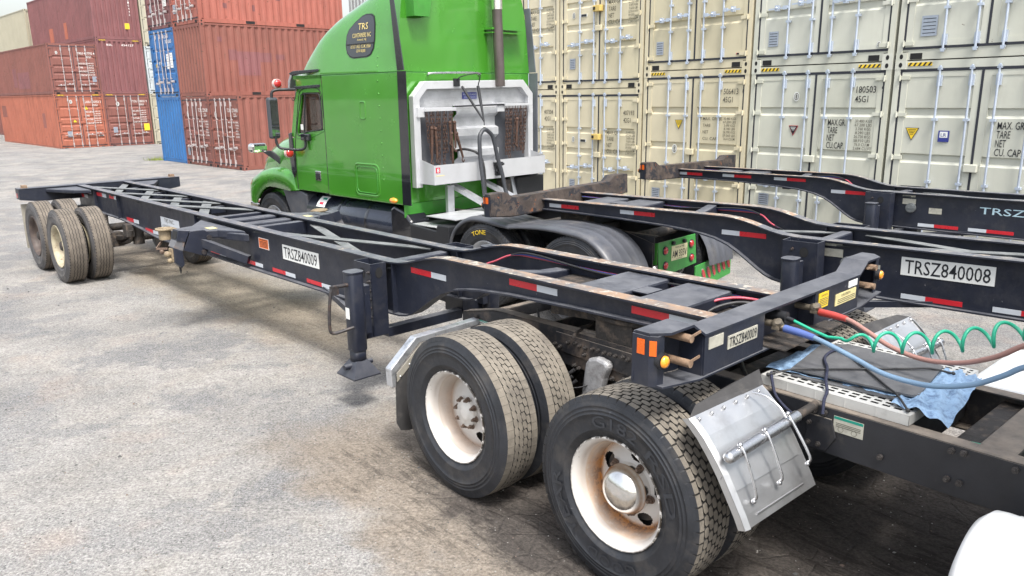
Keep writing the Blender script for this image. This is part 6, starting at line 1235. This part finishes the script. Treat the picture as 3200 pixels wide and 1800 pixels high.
part('hose_clamp_block', MB().box(-.46, -.424, -.17, -.02, 1.55, 1.60).box(-.46, -.43, -.12, -.04, 1.42, 1.55).cyl((-.49, -.15, 1.575), (-.49, -.02, 1.575), .018, 8).cyl((-.48, -.10, 1.47), (-.48, -.02, 1.50), .016, 8), 'black_trim', rk)
def gpt(x, y, z): return frame_pt(GF, x, y, z)
def link_mesh():
    m = MB(); pts = []
    for k in range(12): a = 2*math.pi*k/12; pts.append(((.010)*math.cos(a), 0, .018*math.sin(a)+(.008 if math.sin(a) > 0 else -.008)))
    return pts
def chain(x, y, z, n, sway):
    m = MB(); rr_ = random.Random(int(y*1000)+n)
    for i in range(n):
        cz = z-.048*i; cx = x-.012*math.sin(i*.7+y*40)*0+rr_.uniform(-.004, .004); cy = y+sway*(i/n)+rr_.uniform(-.004, .004); rot = (math.pi/2 if i % 2 else 0)+rr_.uniform(-.3, .3); c, s = math.cos(rot), math.sin(rot)
        lp = [(cx+(.0165*math.cos(a))*c, cy+(.0165*math.cos(a))*s, cz+.014*math.sin(a)+(.017 if math.sin(a) > 0 else -.017)) for a in [2*math.pi*(k+.5)/10 for k in range(10)]]; lp.append(lp[0]); m.tube(lp, .0048, 5, 0, False)
    return m
rnd = random.Random(2)
def gthing(nm, mb_, mt, lb, cat, grp):
    o = part(nm, mb_, mt, loc=(GF[0], GF[1], 0), rot=(0, 0, GF[2])); return tag(o, lb, cat, grp)
for k in range(9):
    y = .90-.054*k; n = rnd.choice((8, 10, 11, 13)); n = 16 if k in (4, 5) else n
    gthing('chain', chain(-.165-.02*(k % 2), y, 2.265, n, rnd.uniform(-.03, .03)), 'chain', 'rusty chain in the left bunch hung on the rack of the green truck', 'chain', 'chains in the left bunch on the rack')
for k in range(9):
    y = -.56-.049*k; n = rnd.choice((12, 13, 14, 15))
    gthing('chain', chain(-.165-.02*(k % 2), y, 2.315, n, rnd.uniform(0, .07) if k < 4 else rnd.uniform(-.02, .05)), 'chain', 'rusty chain in the right bunch hung on the rack of the green truck', 'chain', 'chains in the right bunch on the rack')
for y, zt, ln, tl in ((.86, 2.06, .38, .02), (.80, 2.05, .36, -.01), (.55, 2.12, .22, .0), (.53, 1.98, .36, -.01), (.47, 2.12, .30, .0), (.44, 1.98, .30, -.10), (-.72, 2.13, .30, .03)):
    m = MB(); m.tube([(-.21, y, zt), (-.215, y+tl*.5, zt-ln*.5), (-.215, y+tl, zt-ln)], [.022, .017, .014], 8).ball((-.21, y, zt+.02), .026, 5).tube(smooth_path([(-.215, y+tl, zt-ln), (-.22, y+tl+.02, zt-ln-.03), (-.22, y+tl, zt-ln-.06), (-.22, y+tl-.02, zt-ln-.03)], 3), .008, 6)
    gthing('load_binder', m, 'chain', 'rusty lever binder hanging among the chains on the rack', 'load binder', 'lever binders hanging among the chains')
# hoses hung from the spring on the rack
q = gthing('air_hose', MB().tube(smooth_path([(-.62, .34, 1.02), (-.58, .30, 1.15), (-.55, .31, 1.45), (-.52, .31, 1.66), (-.50, .30, 1.93), (-.49, .255, 2.01), (-.49, .20, 2.045), (-.49, .13, 2.02), (-.50, .05, 1.93), (-.52, -.01, 1.66), (-.54, -.07, 1.45), (-.58, -.11, 1.18), (-.70, -.14, 1.0)], 5), .027, 12), 'hosewrap', 'thick black hose bundle looped up from a spring at the centre of the rack', 'hose', None)
part('hose_clip', MB().ball((-.49, .20, 2.08), .018, 5), 'chrome', q)
gthing('air_hose', MB().tube(smooth_path([(-.10, .36, 1.765), (-.25, .33, 1.79), (-.42, .27, 1.74), (-.50, .24, 1.60), (-.53, .24, 1.30), (-.56, .27, 1.0)], 5), .017, 8), 'blackhose', 'thin black hose leaving the panel hole left of the thick hose loop', 'hose', None)
gthing('hose_spring', MB().tube([(-.49, .20, 2.09), (-.49, .20, 2.15)], .006, 6).tube([(-.49, .20, 2.15), (-.40, .17, 2.40), (-.35, .165, 2.60)], [.009, .020, .020], 8).tube([(-.49, .20, 2.15), (-.36, .26, 2.36), (-.22, .33, 2.60)], [.010, .016, .016], 8).tube(smooth_path([(-.13, .36, 2.66), (-.20, .33, 2.72), (-.34, .24, 2.755), (-.40, .17, 2.74), (-.35, .165, 2.60)], 4), .007, 6).box(-.15, -.125, .30, .40, 2.60, 2.70), 'black_trim', 'black hose tender spring hung from the top rim of the rack', 'spring', None)
